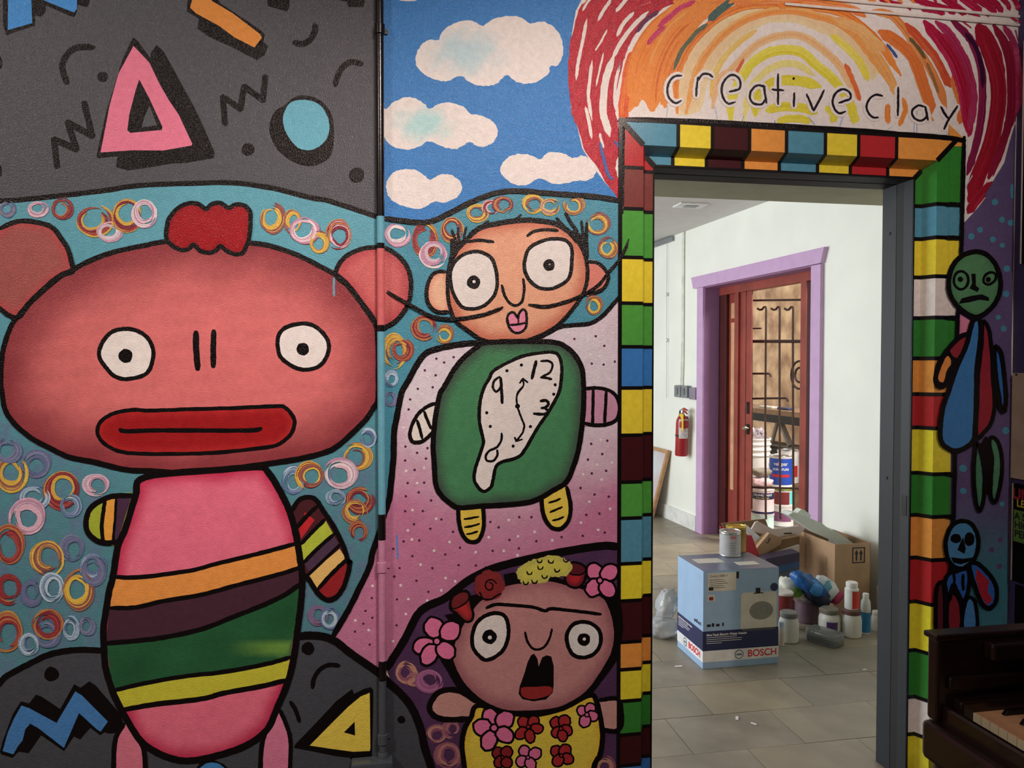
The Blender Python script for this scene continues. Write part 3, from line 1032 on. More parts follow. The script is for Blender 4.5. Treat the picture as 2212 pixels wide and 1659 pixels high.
o = let.build('lettering', PAINT, SUNB)
o['label'] = 'black hand-painted words creative clay'

# hills at the bottom (grey) ----------------------------------------------
fill('ground', HILLS, [(-420, 1640), (-200, 1560)] + T('d1:0,980 60,920 250,820 400,750 600,715 820,720') + [(560, 1390)] + T('d2:900,610 980,600 1100,610 1200,650 1300,730 1400,800 1520,890 1620,980 1700,1050 1800,1170 1870,1330 1910,1500 1960,1659') + [(940, 1760), (-420, 1760)], (70, 68, 71), smooth=False)
mb = MB()
fill_into(mb, T('d1:165,1130 230,1145 285,1075 330,1090 480,1190 590,990 640,1020 710,970 760,1000 900,1160 960,1230 980,1290 930,1380 870,1385 830,1375 800,1400 720,1340 640,1435 590,1410 510,1525 330,1400 230,1540 150,1530 100,1580 10,1550 0,1530 20,1450 100,1230'), (17, 12, 12), smooth=False)
fill_into(mb, T('d2:1480,1015 1500,1040 1490,1550 1480,1620 1330,1600 1310,1580 1200,1565 865,1500 880,1470 1050,1290 1200,1130 1330,1030 1345,1070 1420,1030'), (17, 12, 12), smooth=False)
line(mb, 'd2:1015,1020 1025,950 1070,880 1140,840 1225,845', 38)
line(mb, 'd2:840,1135 880,1200 910,1290', 36)
zdots(mb, 'd1', '410,912', 60)
zdots(mb, 'd2', '977,708', 52)
zdots(mb, 'd2', '1722,1275', 32)
zdots(mb, 'd1', '1690,1740', 150)
mb.build('black_marks', PAINT, HILLS)
fill('zigzag', HILLS, 'd1:170,1160 230,1180 450,1300 600,1050 650,1080 860,1290 800,1370 770,1350 630,1220 510,1500 300,1340 240,1305 200,1350 180,1440 140,1490 105,1550 20,1525 60,1380 110,1270', (70, 116, 164), smooth=False)
fill('triangle', HILLS, 'd2:1470,1060 1475,1500 1470,1525 1340,1530 990,1480 1180,1290 1300,1170 1400,1090', (246, 188, 74), smooth=False)
fill('disc', HILLS, [(1690 / ZS + 34 * math.cos(a * .5), 1209 + 1740 / ZS + 34 * math.sin(a * .5)) for a in range(13)], (66, 124, 172))
mb = MB()
fill_into(mb, T('d2:1350,1290 1355,1400 1265,1375'), (17, 12, 12), smooth=False)
mb.build('triangle_hole', PAINT, HILLS)

# pink dotted ground --------------------------------------------------------


def pinkfn(Q):
    t = sm((Q[:, 1] - 820) / 330 + .16 * vnoise(Q, 75, 1))
    d = np.hypot((Q[:, 0] - 1095) / 200, (Q[:, 1] - 930) / 250)
    t = np.clip(t + .25 * sm((d - 1.0)) - .3 * sm(1.35 - d), 0, 1)[:, None]
    return (C(216, 190, 198) * (1 - t) + C(192, 112, 138) * t) * (1 + .05 * vnoise(Q, 30, 8))[:, None]


fill('ground', PINKB, T('b3:2012,870 1950,930 1850,1040 1750,1100 1600,1115 1500,1130 1350,1215 1200,1250 860,1250 700,1270 500,1310 420,1360 360,1450 300,1560|c3:250,180 215,350 190,500 185,700 165,900 150,1030 110,1150 70,1300 20,1440|d2:1470,50 1400,200 1300,400 1200,570 1185,610 1300,720 1400,800 1520,890 1610,850|d3:170,800 220,720 280,620 330,520 380,430 450,370 600,300 800,150 1000,60|c3:1300,1490 1600,1430 1850,1395 1990,1400 2012,1400'), (200, 140, 160), fn=pinkfn, grid=16, smooth=False)
mb = MB()
DK, WH = (84, 40, 66), (240, 222, 212)
zdots(mb, 'c3', '378,148 317,232 305,312 497,135 520,40 280,607 455,620 372,657 277,718 443,703 353,793 297,898 428,895 385,972 283,1003 484,1036 277,1122 418,1120 566,1188 347,1226 478,1262 265,1362 390,1355 714,1412 597,1466 335,1480 183,1422 92,1495 233,1575 495,1576 703,1551 840,1554 920,1570 955,1208 1022,1250 1186,1169 1283,1169 1108,1351 974,1437 1183,1418 1322,1361 1523,1328 1691,1318 1867,1292 1720,1151 1824,1141 1887,560 1759,585 1847,667 1733,711 1878,800 1763,821 1674,937 1786,989 1899,1006 659,1286 190,1643', 10.5, DK)
zdots(mb, 'b3', '526,1382 663,1370 588,1412 434,1475 522,1514 1625,1225 1795,1203 1863,1280 1947,1405 1763,1421 1857,1429', 10, DK)
zdots(mb, 'd2', '1570,240 1486,306 1687,316 1937,256 1666,133 1436,408 1573,402 1419,510 1683,523 1352,573 1470,677 1577,652 1490,463 1842,168 1968,67 2177,43', 10, DK)
zdots(mb, 'c3', '458,50 418,190 263,456 428,777 285,800 372,898 336,1113 524,1183 299,1274 331,1347 631,1367 507,1436 400,1549 839,1449 1062,1437 1172,1473 1103,1193 943,1330 1175,1322 1308,1286 1449,1353 1677,1213 1814,1271 1909,1104 1746,1046 1842,870 1695,827 1924,734 1808,752 1836,556 1907,78 1785,95 1870,20', 11, WH)
zdots(mb, 'b3', '1577,1175 1737,1229 1930,1178 1752,1347 1827,1361 1868,1500', 11, WH)
zdots(mb, 'd2', '1492,208 1716,205 1875,40 2074,146 2150,172 2040,244 1777,314 1927,325 1355,484 1757,433 1462,561 1657,649 1578,731', 11, WH)
line(mb, 'c3:212,1310 215,1400 220,1500', 12, (80, 130, 190))
mb.build('dots', PAINT, PINKB)

# purple ground of the flower-crown figure -----------------------------------
fill('purple_ground', FLOWF, T('c3:2012,1420 1850,1400 1600,1440 1300,1500|d3:1000,70 800,160 600,310 450,380 380,440 330,530 280,630 220,730 170,810 130,870 180,1000 300,1130 380,1300 440,1500 490,1659') + [(935, 1760), (1352, 1760)], (78, 46, 74), fn=lambda Q: C(80, 48, 76) * (1 + .2 * vnoise(Q, 40, 6))[:, None], grid=18, smooth=False)

# rings on the teal field ------------------------------------------------------
YB = [(204, 154, 66), (164, 108, 74), (140, 78, 72), (220, 172, 70)]
RB = [(142, 50, 52), (124, 44, 54), (160, 70, 58), (178, 116, 68)]
PW = [(214, 164, 172), (226, 198, 194), (186, 130, 148), (200, 170, 176)]
PL = [(150, 166, 178), (116, 128, 150), (178, 184, 190), (96, 108, 140)]
MV = [(110, 104, 132), (96, 100, 128), (124, 120, 142)]
rings = [('b1', 55, 190, 60, 60, MV + YB[:1]), ('b1', 300, 190, 78, 58, PW), ('b1', 490, 190, 82, 82, RB), ('b1', 745, 280, 135, 112, RB + YB[:1]), ('b1', 870, 370, 98, 72, PW), ('b1', 1010, 235, 112, 124, RB + YB[:1]), ('b1', 1150, 220, 92, 104, PW),
         ('b2', 690, 260, 92, 112, YB), ('b2', 860, 290, 66, 92, YB), ('b2', 945, 360, 112, 98, PW + RB[:1]), ('b2', 1065, 460, 72, 84, YB), ('b2', 1225, 400, 94, 112, RB + PW[:1]),
         ('b3', 215, 390, 98, 88, PW), ('b3', 430, 440, 92, 132, YB[:1] + RB), ('b3', 505, 545, 98, 98, PW), ('b3', 650, 350, 82, 94, RB + YB), ('b3', 850, 220, 82, 66, YB), ('b3', 960, 180, 66, 60, RB + PW[:1]), ('b3', 1060, 155, 78, 64, RB), ('b3', 1300, 150, 84, 70, YB), ('b3', 1430, 170, 74, 62, YB + PW[:1]), ('b3', 1620, 160, 78, 74, YB), ('b3', 1810, 310, 92, 84, YB), ('b3', 1890, 500, 74, 78, YB + RB[:1]), ('b3', 1780, 960, 64, 72, YB + RB[:1]), ('b3', 430, 1130, 94, 94, RB), ('b3', 590, 1190, 68, 70, YB + RB[:1]), ('b3', 200, 1320, 90, 130, YB), ('b3', 250, 1310, 82, 84, RB), ('b3', 170, 1540, 52, 62, PL), ('b3', 160, 1700, 46, 60, MV),
         ('c1', 290, 750, 104, 104, MV), ('c1', 90, 820, 116, 134, YB), ('c1', 500, 950, 134, 144, RB + YB[:1]), ('c1', 770, 910, 100, 80, PW), ('c1', 270, 1010, 120, 90, PL), ('c1', 220, 1170, 136, 136, PW), ('c1', 560, 1080, 80, 90, PL), ('c1', 70, 1400, 114, 152, RB), ('c1', 580, 1420, 90, 100, MV), ('c1', 740, 1560, 96, 96, PL), ('c1', 380, 1490, 122, 132, YB), ('c1', 60, 640, 100, 90, MV),
         ('c2', 860, 880, 84, 104, PL), ('c2', 1000, 840, 104, 100, YB + RB[:1]), ('c2', 1360, 690, 116, 106, YB), ('c2', 1235, 830, 122, 112, PW), ('c2', 1390, 1030, 104, 96, RB), ('c2', 1350, 1120, 92, 92, YB), ('c2', 1380, 1290, 70, 80, RB), ('c2', 1455, 540, 62, 72, PL), ('c2', 1200, 1010, 70, 60, PL),
         ('d1', 70, 230, 98, 114, RB), ('d1', 420, 220, 92, 112, PL), ('d1', 250, 260, 80, 100, MV), ('d1', 620, 240, 114, 146, YB), ('d1', 740, 90, 90, 110, MV), ('d1', 560, 550, 64, 92, PL), ('d1', 370, 590, 100, 110, MV), ('d1', 380, 520, 112, 112, RB), ('d1', 60, 580, 118, 152, RB + YB[:1]), ('d1', 230, 670, 72, 84, PL), ('d1', 690, 530, 62, 70, MV), ('d2', 1060, 440, 72, 74, [(128, 96, 120), (116, 100, 128)]), ('d2', 1150, 470, 70, 80, PL)]
for k, (cr, x, y, rx, ry, cols) in enumerate(rings):
    ring(TEAL, cr, x, y, rx, ry, cols, k, w=0.52)
BUB = [(164, 104, 100), (146, 82, 92), (184, 126, 106), (132, 72, 92)]
for k, (x, y, rx, ry) in enumerate(((285, 900, 82, 84), (350, 960, 60, 50), (470, 960, 100, 84), (530, 1390, 76, 70), (650, 1350, 64, 66), (620, 1560, 98, 104), (1870, 1650, 72, 80))):
    ring(FLOWF, 'd3', x, y, rx, ry, BUB if k != 2 else [(168, 100, 132), (150, 84, 116)], k + 90, w=.6)

# outlines of the fields
mb = MB()
for s, w in (('b3:100,262 250,282 400,297 500,282 600,237 750,160 900,92 1050,52 1200,46 1400,61 1600,76 1800,91 1985,122', 42),
             ('b3:900,1248 700,1270 500,1312 420,1360 360,1450 300,1560|c3:250,180 215,350 190,500 185,700 165,900 150,1030 110,1150 70,1300 20,1440|d2:1470,50 1400,200 1300,400 1200,570 1182,610', 48),
             ('b3:2012,860 1950,930 1850,1040 1750,1100 1600,1115 1500,1132 1350,1215', 34),
             ('c3:2000,1404 1850,1397 1600,1432 1300,1492|d3:1000,62 800,152 600,302 450,372 380,432 330,522 280,622 220,722 170,802 140,860', 62),
             ('d1:-60,1040 0,980 60,920 250,820 400,752 600,718 830,722', 46), ('d2:890,615 980,602 1100,612 1200,652 1300,732 1400,802 1540,900 1620,980 1700,1050 1800,1170 1870,1330 1910,1500 1960,1659 1990,1760', 62)):
    line(mb, s, w)
line(mb, [(1345, 420), (1346, 600), (1344, 800), (1341, 1000), (1338, 1300), (1336, 1760)], 34)
mb.build('field_outline', PAINT, WALL)

# round-eared figure -------------------------------------------------------------
HEAD = 'b1:8,1540 10,1450 30,1290 90,1120 150,1040 250,920 400,780 480,720 560,685 700,610 900,535 1150,480 1320,450 1650,430|b2:520,460 700,490 900,560 1080,650 1200,715 1290,790 1400,930 1510,1090 1535,1250 1540,1500|c2:1535,230 1505,290 1440,390 1340,490 1230,590 1120,650 900,705 600,750 300,790 0,815|c1:1200,800 1000,790 750,730 550,690 400,620 250,540 110,420 40,310 20,200 5,100'
EARL = 'p:-60,560 -40,500|b1:0,345 100,300 200,285 330,305 420,340 490,430 540,510 570,620 580,690 480,730 250,930 150,1050 60,1030 0,985|p:-40,640'
EARR = 'b2:1205,725 1220,640 1290,560 1400,510 1500,495 1590,500 1690,560 1760,640 1795,740 1795,860 1770,960 1690,1070 1600,1130 1545,1150 1510,1100 1400,940 1290,800'
fill('ear', PINKF, EARL, (158, 78, 72), edge=(176, 66, 66), R=26)
fill('ear', PINKF, EARR, (196, 92, 88), edge=(176, 66, 70), R=34)
TORSO = 'c1:1160,850 1080,1000 1000,1260 940,1400 900,1640|d1:870,250 845,400 825,550 830,750 850,900 910,1080 980,1220 1080,1390 1160,1480 1300,1560 1450,1600 1600,1590 1800,1540 1980,1470 2130,1350|d2:737,1168 790,1050 840,900 870,750 890,600 910,450 930,250 930,100 915,0|c2:890,1350 850,1180 800,1050 720,900 650,800 600,770 300,790'
fill('leg', PINKF, [(d[0], d[1]) for d in T('d1:985,1300 930,1400 910,1500 905,1659')] + [(245, 1740), (313, 1740)] + T('d1:1155,1659 1140,1500 1080,1390'), (214, 112, 126))
fill('leg', PINKF, T('d2:750,1220 800,1300 830,1400 838,1500 832,1659') + [(620, 1740), (562, 1740)] + T('d2:600,1659 610,1480 640,1370'), (212, 116, 138))
fill('torso', PINKF, TORSO, (226, 104, 122), edge=(190, 42, 72), R=42)
ST1 = 'd1:880,135 1100,140 1500,90|c2:250,1540 500,1480 700,1430 880,1380'
ST2 = 'd1:870,385 1080,380 1300,330 1600,280 1900,200|d2:737,120 915,62'
ST3 = 'd1:845,665 1050,650 1300,620 1600,555 1850,460|d2:737,310 925,190'
ST4 = 'd1:895,1045 1150,985 1500,925|d2:300,895 650,830 835,778'
ST5 = 'd1:960,1200 1250,1150 1600,1110|d2:300,1065 600,1010 800,962'


def band(a, b):
    return spline(T(a), False) + spline(T(b), False)[::-1]


fill('stripe', PINKF, band(ST1, ST2), (236, 138, 66), smooth=False)
fill('stripe', PINKF, band(ST2, ST3), (72, 40, 50), smooth=False)
fill('stripe', PINKF, band(ST3, ST4), (44, 92, 54), smooth=False, grid=14, fn=lambda Q: C(40, 84, 50) * (1 + .15 * vnoise(Q, 60, 3))[:, None] + (C(120, 140, 40) * (.8 * sm((Q[:, 0] - 480) / 130) * sm(1 - np.abs(Q[:, 1] - 1400) / 22))[:, None]))
fill('stripe', PINKF, band(ST4, ST5), (196, 180, 54), smooth=False)
fill('arm', PINKF, 'c1:1060,1000 920,1000 820,1030 720,1100 685,1200 700,1290 760,1350 840,1375 940,1365', (158, 160, 50))
fill('arm_stripe', PINKF, 'c1:838,1030 925,1010 905,1370 822,1372', (232, 148, 60), smooth=False)
fill('arm_stripe', PINKF, 'c1:928,1010 1050,1000 935,1365 905,1370', (72, 44, 62), smooth=False)
fill('arm', PINKF, 'c2:850,1120 900,1040 970,1010 1040,1030 1100,1120 1180,1240 1260,1400 1300,1530|d2:1315,0 1300,100 1260,220 1200,300 1130,320 1060,270 1000,180 960,120 940,40|c2:920,1500 880,1300', (74, 32, 36))
fill('arm_stripe', PINKF, 'c2:955,1130 1030,1190 925,1340 905,1270', (190, 40, 44), smooth=False)
fill('arm_stripe', PINKF, 'c2:925,1380 1115,1190 1180,1300 945,1530', (176, 178, 58), smooth=False)
fill('arm_stripe', PINKF, 'c2:945,1535 1180,1310 1232,1395 985,1600', (78, 52, 68), smooth=False)
fill('arm_stripe', PINKF, 'd2:965,130 1232,-85 1285,0 1055,240', (238, 172, 98), smooth=False)
fill('arm_stripe', PINKF, 'd2:1060,240 1270,10 1290,60 1270,160 1220,270 1130,305', (150, 36, 40), smooth=False)


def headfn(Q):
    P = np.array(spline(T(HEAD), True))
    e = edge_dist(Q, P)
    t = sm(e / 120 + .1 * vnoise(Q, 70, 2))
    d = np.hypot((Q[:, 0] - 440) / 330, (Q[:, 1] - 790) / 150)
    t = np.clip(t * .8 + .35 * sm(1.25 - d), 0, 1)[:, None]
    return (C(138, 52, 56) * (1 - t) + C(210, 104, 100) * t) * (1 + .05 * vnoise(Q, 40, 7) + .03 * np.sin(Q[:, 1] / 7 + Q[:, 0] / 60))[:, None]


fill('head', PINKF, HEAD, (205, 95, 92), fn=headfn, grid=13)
mb = MB()
line(mb, HEAD, 42, closed=True)
mb.build('head_outline', PAINT, PINKF)
fill('hair_tuft', PINKF, 'b1:1330,330 1350,260 1420,180 1500,145 1580,150 1640,190 1680,155 1750,140 1820,180 1870,155 1940,160 1990,210 1995,290 1985,420 1960,490 1930,540 1870,550 1800,520 1755,485 1720,520 1660,540 1590,520 1540,475 1500,510 1440,515 1370,480 1325,420', (152, 22, 28), edge=(132, 16, 22), R=16)
fill('mouth', PINKF, 'c1:1050,315 900,345 800,410 775,490 800,550 860,605 970,650 1150,665 1480,665 1800,650 2140,610|c2:760,580 840,510 870,430 860,370 800,300 730,285 400,300|c1:1500,310 1200,320', (152, 26, 28), edge=(172, 38, 38), R=22)
EYL = 'b1:1000,1145 1090,1160 1170,1210 1215,1290 1220,1370 1190,1470 1130,1520 1000,1545 910,1520 850,1460 800,1390 790,1320 830,1230 900,1165'
EYR = 'b2:900,1105 1000,1110 1090,1170 1140,1250 1140,1330 1100,1410 1040,1455 940,1470 850,1440 770,1380 740,1310 740,1210 790,1140'
fill('eye', PINKF, EYL, (236, 212, 202))
fill('eye', PINKF, EYR, (236, 212, 202))
CL = dict(closed=True)
HEADL = T(HEAD)
mb = MB()
line(mb, EARL.split('|')[1] + '|p:-40,640', 40)
for s, w, kw in ((EARR, 38, CL), (TORSO, 54, CL), (ST1, 36, {}), (ST2, 36, {}), (ST3, 40, {}), (ST4, 36, {}), (ST5, 42, {}),
                 ('c1:1060,1000 920,1000 820,1030 720,1100 685,1200 700,1290 760,1350 840,1375 940,1365', 44, {}), ('c1:835,1040 820,1150 810,1250 820,1370', 32, {}), ('c1:925,1020 915,1200 900,1370', 22, {}),
                 ('c2:850,1120 900,1040 970,1010 1040,1030 1100,1120 1180,1240 1260,1400 1300,1530|d2:1315,0 1300,100 1260,220 1200,300 1130,320 1060,270 1000,180 960,120', 40, {}),
                 ('c2:890,1250 970,1160 1050,1085', 36, {}), ('c2:925,1380 1010,1290 1112,1190', 32, {}), ('c2:945,1530 1060,1415 1185,1305', 32, {}), ('d2:975,125|c2:1230,1392', 34, {}), ('d2:1055,238 1170,110 1285,0', 34, {}),
                 ('d1:985,1310 930,1400 910,1500 905,1659 905,1800', 40, {}), ('d1:1080,1390 1140,1500 1158,1659 1158,1800', 40, {}), ('d2:755,1200 800,1300 832,1400 840,1500 835,1659 835,1800', 34, {}), ('d2:640,1370 610,1480 600,1659 600,1800', 38, {}),
                 ('b1:1330,330 1350,260 1420,180 1500,145 1580,150 1640,190 1680,155 1750,140 1820,180 1870,155 1940,160 1990,210 1995,290 1985,420 1960,490 1930,540 1870,550 1800,520 1755,485 1720,520 1660,540 1590,520 1540,475 1500,510 1440,515 1370,480 1325,420', 36, CL),
                 ('c1:1050,315 900,345 800,410 775,490 800,550 860,605 970,650 1150,665 1480,665 1800,650 2140,610|c2:760,580 840,510 870,430 860,370 800,300 730,285 400,300|c1:1500,310 1200,320', 32, CL), ('c1:955,470 1000,485 1300,478 1700,480 2000,478 2080,464', 36, {}),
                 (EYL, 34, CL), (EYR, 34, CL), ('b1:1560,1172 1562,1300 1575,1465', 50, {}), ('b1:1702,1162 1699,1300 1699,1445', 46, {})):
    line(mb, s, w, **kw)
zdots(mb, 'b1', '1000,1360', 57)
zdots(mb, 'b2', '937,1305', 51)
mb.build('outline', PAINT, PINKF)
mb = MB()
line(mb, 'b2:1185,740 1183,800 1186,880', 18, (100, 140, 150))
mb.build('paint_drip', PAINT, PINKF)

# clock-belly figure -----------------------------------------------------------------
HD = 'b3:780,420 830,370 900,330 1050,300 1200,280 1350,285 1480,310 1580,370 1660,460 1710,560 1730,680 1720,790 1680,890 1600,1000 1500,1110 1370,1190 1230,1240 1050,1250 900,1235 780,1160 680,1080 630,960 615,800 630,650 680,540 720,480'
E1 = 'b3:600,690 540,690 490,720 455,800 450,900 480,970 540,1010 620,1010'
E2 = 'b3:1740,610 1820,625 1880,690 1895,750 1860,820 1790,855 1710,865'
fill('ear', CLOCKF, E1 + ' 640,850', (234, 166, 132), edge=(214, 124, 100), R=16)
fill('ear', CLOCKF, E2, (212, 118, 102))
BODY = 'b3:920,1255 850,1290 750,1370 680,1450 630,1530 580,1620|c3:550,200 515,400 500,600 510,750 520,900 560,990 650,1070 720,1095 900,1080 1100,1070 1300,1040 1450,960 1560,890 1620,760 1660,620 1685,450 1700,250 1695,50|b3:1680,1450 1640,1370 1560,1290 1450,1250 1200,1245'
A1 = 'c3:525,260 450,290 380,350 330,440 315,520 340,570 400,570 450,540 510,480'
A2 = 'c3:1695,150 1800,140 1900,160 1960,210 1985,300 1960,390 1880,430 1780,435 1695,420'
FT1 = 'c3:700,1090 705,1200 730,1300 780,1360 850,1360 890,1300 905,1200 895,1085'
FT2 = 'c3:1365,1020 1370,1110 1400,1200 1450,1255 1520,1260 1580,1190 1595,1080 1565,930'
fill('arm', CLOCKF, A1, (244, 216, 190))
fill('arm', CLOCKF, A2, (198, 134, 152))
fill('foot', CLOCKF, FT1, (222, 180, 70))
fill('foot', CLOCKF, FT2, (226, 186, 72))
fill('body', CLOCKF, BODY, (72, 122, 80), edge=(64, 74, 62), R=34)
CK = 'b3:1330,1340 1450,1330 1500,1360 1525,1450 1520,1560|c3:1520,80 1500,180 1420,330 1330,460 1250,600 1180,690 1050,730 1000,770 980,860 960,930 900,965 850,920 825,860 840,770 880,650 900,560 870,420 870,280 900,150 950,60|b3:980,1480 1100,1410 1220,1360'
fill('clock_face', CLOCKF, CK, (240, 222, 208))
fill('head', CLOCKF, HD, (230, 154, 120), edge=(196, 102, 78), R=38)
X1 = 'b3:820,530 900,540 970,590 1000,680 1010,780 990,870 920,950 830,985 740,975 690,920 650,830 635,720 660,630 730,560'
X2 = 'b3:1260,510 1330,460 1430,430 1540,435 1600,490 1605,600 1590,720 1540,780 1440,825 1340,815 1270,760 1230,680 1230,600'
fill('eye', CLOCKF, X1, (232, 213, 204))
fill('eye', CLOCKF, X2, (232, 213, 204))
fill('lips', CLOCKF, 'b3:1090,1060 1110,1020 1145,1015 1175,1060 1185,1020 1215,990 1240,1010 1245,1090 1235,1140 1190,1175 1140,1170 1105,1130', (228, 126, 146))
mb = MB()
for s, w, kw in ((E1, 32, {}), (E2, 30, {}), (A1, 30, {}), (A2, 30, {}), (FT1, 34, {}), (FT2, 34, {}), (BODY, 42, CL), (CK, 28, CL), (HD, 32, CL), (X1, 30, CL), (X2, 30, CL),
                 ('b3:780,420 830,370 900,330 1050,300 1200,280 1350,285 1480,310 1580,370 1660,460', 44, {}), ('b3:650,355 668,410 690,470', 20, {}), ('b3:702,340 700,400 712,470', 20, {}), ('b3:765,335 750,400 745,460', 20, {}), ('b3:940,287 900,320 850,370', 24, {}), ('b3:1200,236 1160,270 1110,300', 20, {}),
                 ('b3:1555,222 1600,300 1650,370', 26, {}), ('b3:1482,258 1530,310 1580,360', 18, {}), ('b3:1682,285 1690,350 1700,420', 20, {}), ('b3:1725,300 1722,400 1728,530', 24, {}),
                 ('b3:775,452 860,440 980,452', 28, {}), ('b3:1250,405 1300,370 1400,355 1492,362', 28, {}), ('b3:1047,798 1070,880 1110,940 1160,958 1205,930 1225,840 1218,748', 24, {}),
                 ('b3:1090,1060 1110,1020 1145,1015 1175,1060 1185,1020 1215,990 1240,1010 1245,1090 1235,1140 1190,1175 1140,1170 1105,1130', 22, CL), ('b3:1100,1115 1180,1108 1245,1095', 18, {}), ('b3:1180,1055 1180,1105', 18, {}),
                 ('c3:372,400 395,470 412,540', 26, {}), ('c3:430,330 455,400 482,462', 26, {}), ('c3:1775,150 1772,300 1770,430', 26, {}), ('c3:1880,165 1872,300 1865,430', 26, {}),
                 ('c3:748,1185 800,1178 862,1166', 18, {}), ('c3:752,1250 810,1240 868,1222', 18, {}), ('c3:767,1305 810,1298 853,1282', 18, {}), ('c3:1422,1055 1470,1040 1513,1022', 18, {}), ('c3:1432,1130 1480,1110 1528,1088', 18, {}), ('c3:1452,1195 1500,1185 1538,1167', 18, {}),
                 ('b3:1320,1402 1303,1470 1287,1540', 28, {}), ('b3:1358,1402 1420,1400 1450,1430 1430,1490 1358,1532', 20, {}), ('b3:1358,1532 1400,1535 1443,1545', 22, {}),
                 ('c3:1030,50 990,80 975,130 1000,170 1040,130 1035,60', 20, {}), ('c3:1038,60 1045,160 1050,262', 24, {}), ('c3:1355,245 1400,240 1420,270 1390,297 1362,300', 24, {}), ('c3:1390,297 1418,330 1380,350 1302,345', 24, {}),
                 ('c3:1045,502 1045,550 1010,610 950,640 920,680 930,720 980,720 1010,680 1010,635', 20, {}), ('c3:1215,72 1220,120 1170,190 1170,280 1200,370 1225,440 1210,500 1167,555', 17, {}), ('c3:1190,100 1215,66 1252,95', 15, dict(smooth='seg')), ('c3:1150,535 1162,565 1208,550', 15, dict(smooth='seg'))):
    line(mb, s, w, **kw)
for s in ('b3:640,430 690,440 770,430 795,440 720,510 665,600 640,680 615,660 640,520', 'b3:1590,360 1680,390 1728,480 1738,580 1700,510 1640,440'):
    fill_into(mb, T(s), (17, 12, 12), jit=1.2)
zdots(mb, 'b3', '822,773', 55)
zdots(mb, 'b3', '1422,637', 48)
zdots(mb, 'c3', '1172,285', 20)
zdots(mb, 'b3', '1203,1432 1087,1478', 13)
zdots(mb, 'c3', '1472,115 1460,190 927,338 955,447 1275,448 1137,603', 13)
mb.build('outline', PAINT, CLOCKF)
mb = MB()
line(mb, 'b3:137,847 220,900 350,970 480,1040 630,1065 800,1050 950,1015 1055,972', 28, taper=(.5, .5), relief=True)
line(mb, 'b3:1262,950 1400,965 1550,930 1700,870 1820,790 1900,690 1980,600 2030,510 2058,430', 26, taper=(.5, .3), relief=True)
mb.build('moustache', PAINT, CLOCKF)
mb = MB()
zdots(mb, 'b3', '826,768', 13, (236, 216, 206))
zdots(mb, 'b3', '1428,630', 8, (150, 130, 120))
mb.build('eye_glint', PAINT, CLOCKF)

# flower-crown figure ------------------------------------------------------------------
FACE = 'd3:1060,200 1200,170 1400,150 1550,180 1700,220 1860,290 1920,390 1950,500 1960,620 1930,760 1850,900 1760,1030 1640,1130 1480,1200 1300,1235 1100,1220 950,1170 840,1100 740,1000 670,880 640,780 660,650 720,520 850,330 950,280'
DRESS = 'd3:860,1160 800,1260 750,1350 730,1480 750,1659|p:1010,1760 1270,1760|d3:1780,1659 1830,1550 1850,1400 1830,1250 1800,1130 1740,1080 1480,1200 1100,1220'
AL = 'd3:840,1130 740,1060 640,1035 540,1060 480,1140 475,1200 520,1250 620,1275 790,1265'
AR = 'd3:1825,1120 1920,1105 1980,1120 2000,1200 2000,1320 1950,1365 1855,1355'
mb = MB()
fill_into(mb, T('d3:1850,270 1970,260 1992,330 2012,500 2002,650 1960,800 1850,960 1745,1090 1690,1090 1850,880 1920,760 1950,600 1930,430'), (17, 12, 12), jit=.8)
fill_into(mb, T('d3:560,790 650,780 710,890 810,1000 900,1090 970,1160 900,1200 800,1130 700,1030 620,900'), (17, 12, 12), jit=.8)
mb.build('hair', PAINT, FLOWF)
fill('arm', FLOWF, AL, (194, 134, 122))
fill('arm', FLOWF, AR, (196, 138, 126))
fill('dress', FLOWF, DRESS, (240, 190, 68), edge=(228, 172, 54), R=24)
fill('face', FLOWF, FACE, (190, 126, 120), edge=(154, 88, 92), R=40)
F1 = 'd3:1000,425 1070,450 1100,540 1090,650 1040,740 930,800 860,760 815,690 815,590 850,500 920,445'
F2 = 'd3:1690,495 1770,515 1830,580 1830,680 1780,750 1700,780 1620,760 1575,690 1565,600 1610,520'
fill('eye', FLOWF, F1, (226, 214, 210))
fill('eye', FLOWF, F2, (222, 214, 214))
mb = MB()
for s, w, kw in ((AL, 46, {}), (AR, 36, {}), (DRESS, 42, CL), (FACE, 40, CL), (F1, 32, CL), (F2, 32, CL), ('d3:925,385 1000,357 1150,365 1300,380 1390,408 1440,390 1600,405 1835,435', 28, {}), ('d3:1232,578 1250,650 1290,705 1340,715 1390,690 1430,620 1445,553', 20, {})):
    line(mb, s, w, **kw)
for s in ('d3:1305,750 1280,760 1250,820 1230,900 1190,1010 1180,1070 1210,1110 1300,1130 1400,1115 1450,1060 1460,1000 1460,850 1440,770 1400,760 1370,780 1340,850 1330,790', 'd3:590,440 700,420 730,490 650,515', 'd3:770,290 870,270 850,340 800,372', 'd3:1060,120 1150,98 1195,170 1080,205', 'd3:1360,395 1390,420 1425,398'):
    fill_into(mb, T(s), (17, 12, 12), smooth=False)
zdots(mb, 'd3', '950,615', 58)
zdots(mb, 'd3', '1700,637', 52)
mb.build('outline', PAINT, FLOWF)
fill('tongue', FLOWF, 'd3:1205,1020 1320,1012 1430,1010 1450,1040 1420,1080 1300,1110 1215,1090', (150, 44, 42))
mb = MB()
zdots(mb, 'd3', '952,620', 16, (236, 226, 220))
zdots(mb, 'd3', '1704,632', 13, (236, 226, 220))
mb.build('eye_glint', PAINT, FLOWF)
PK, RD = (222, 108, 142), (168, 44, 46)


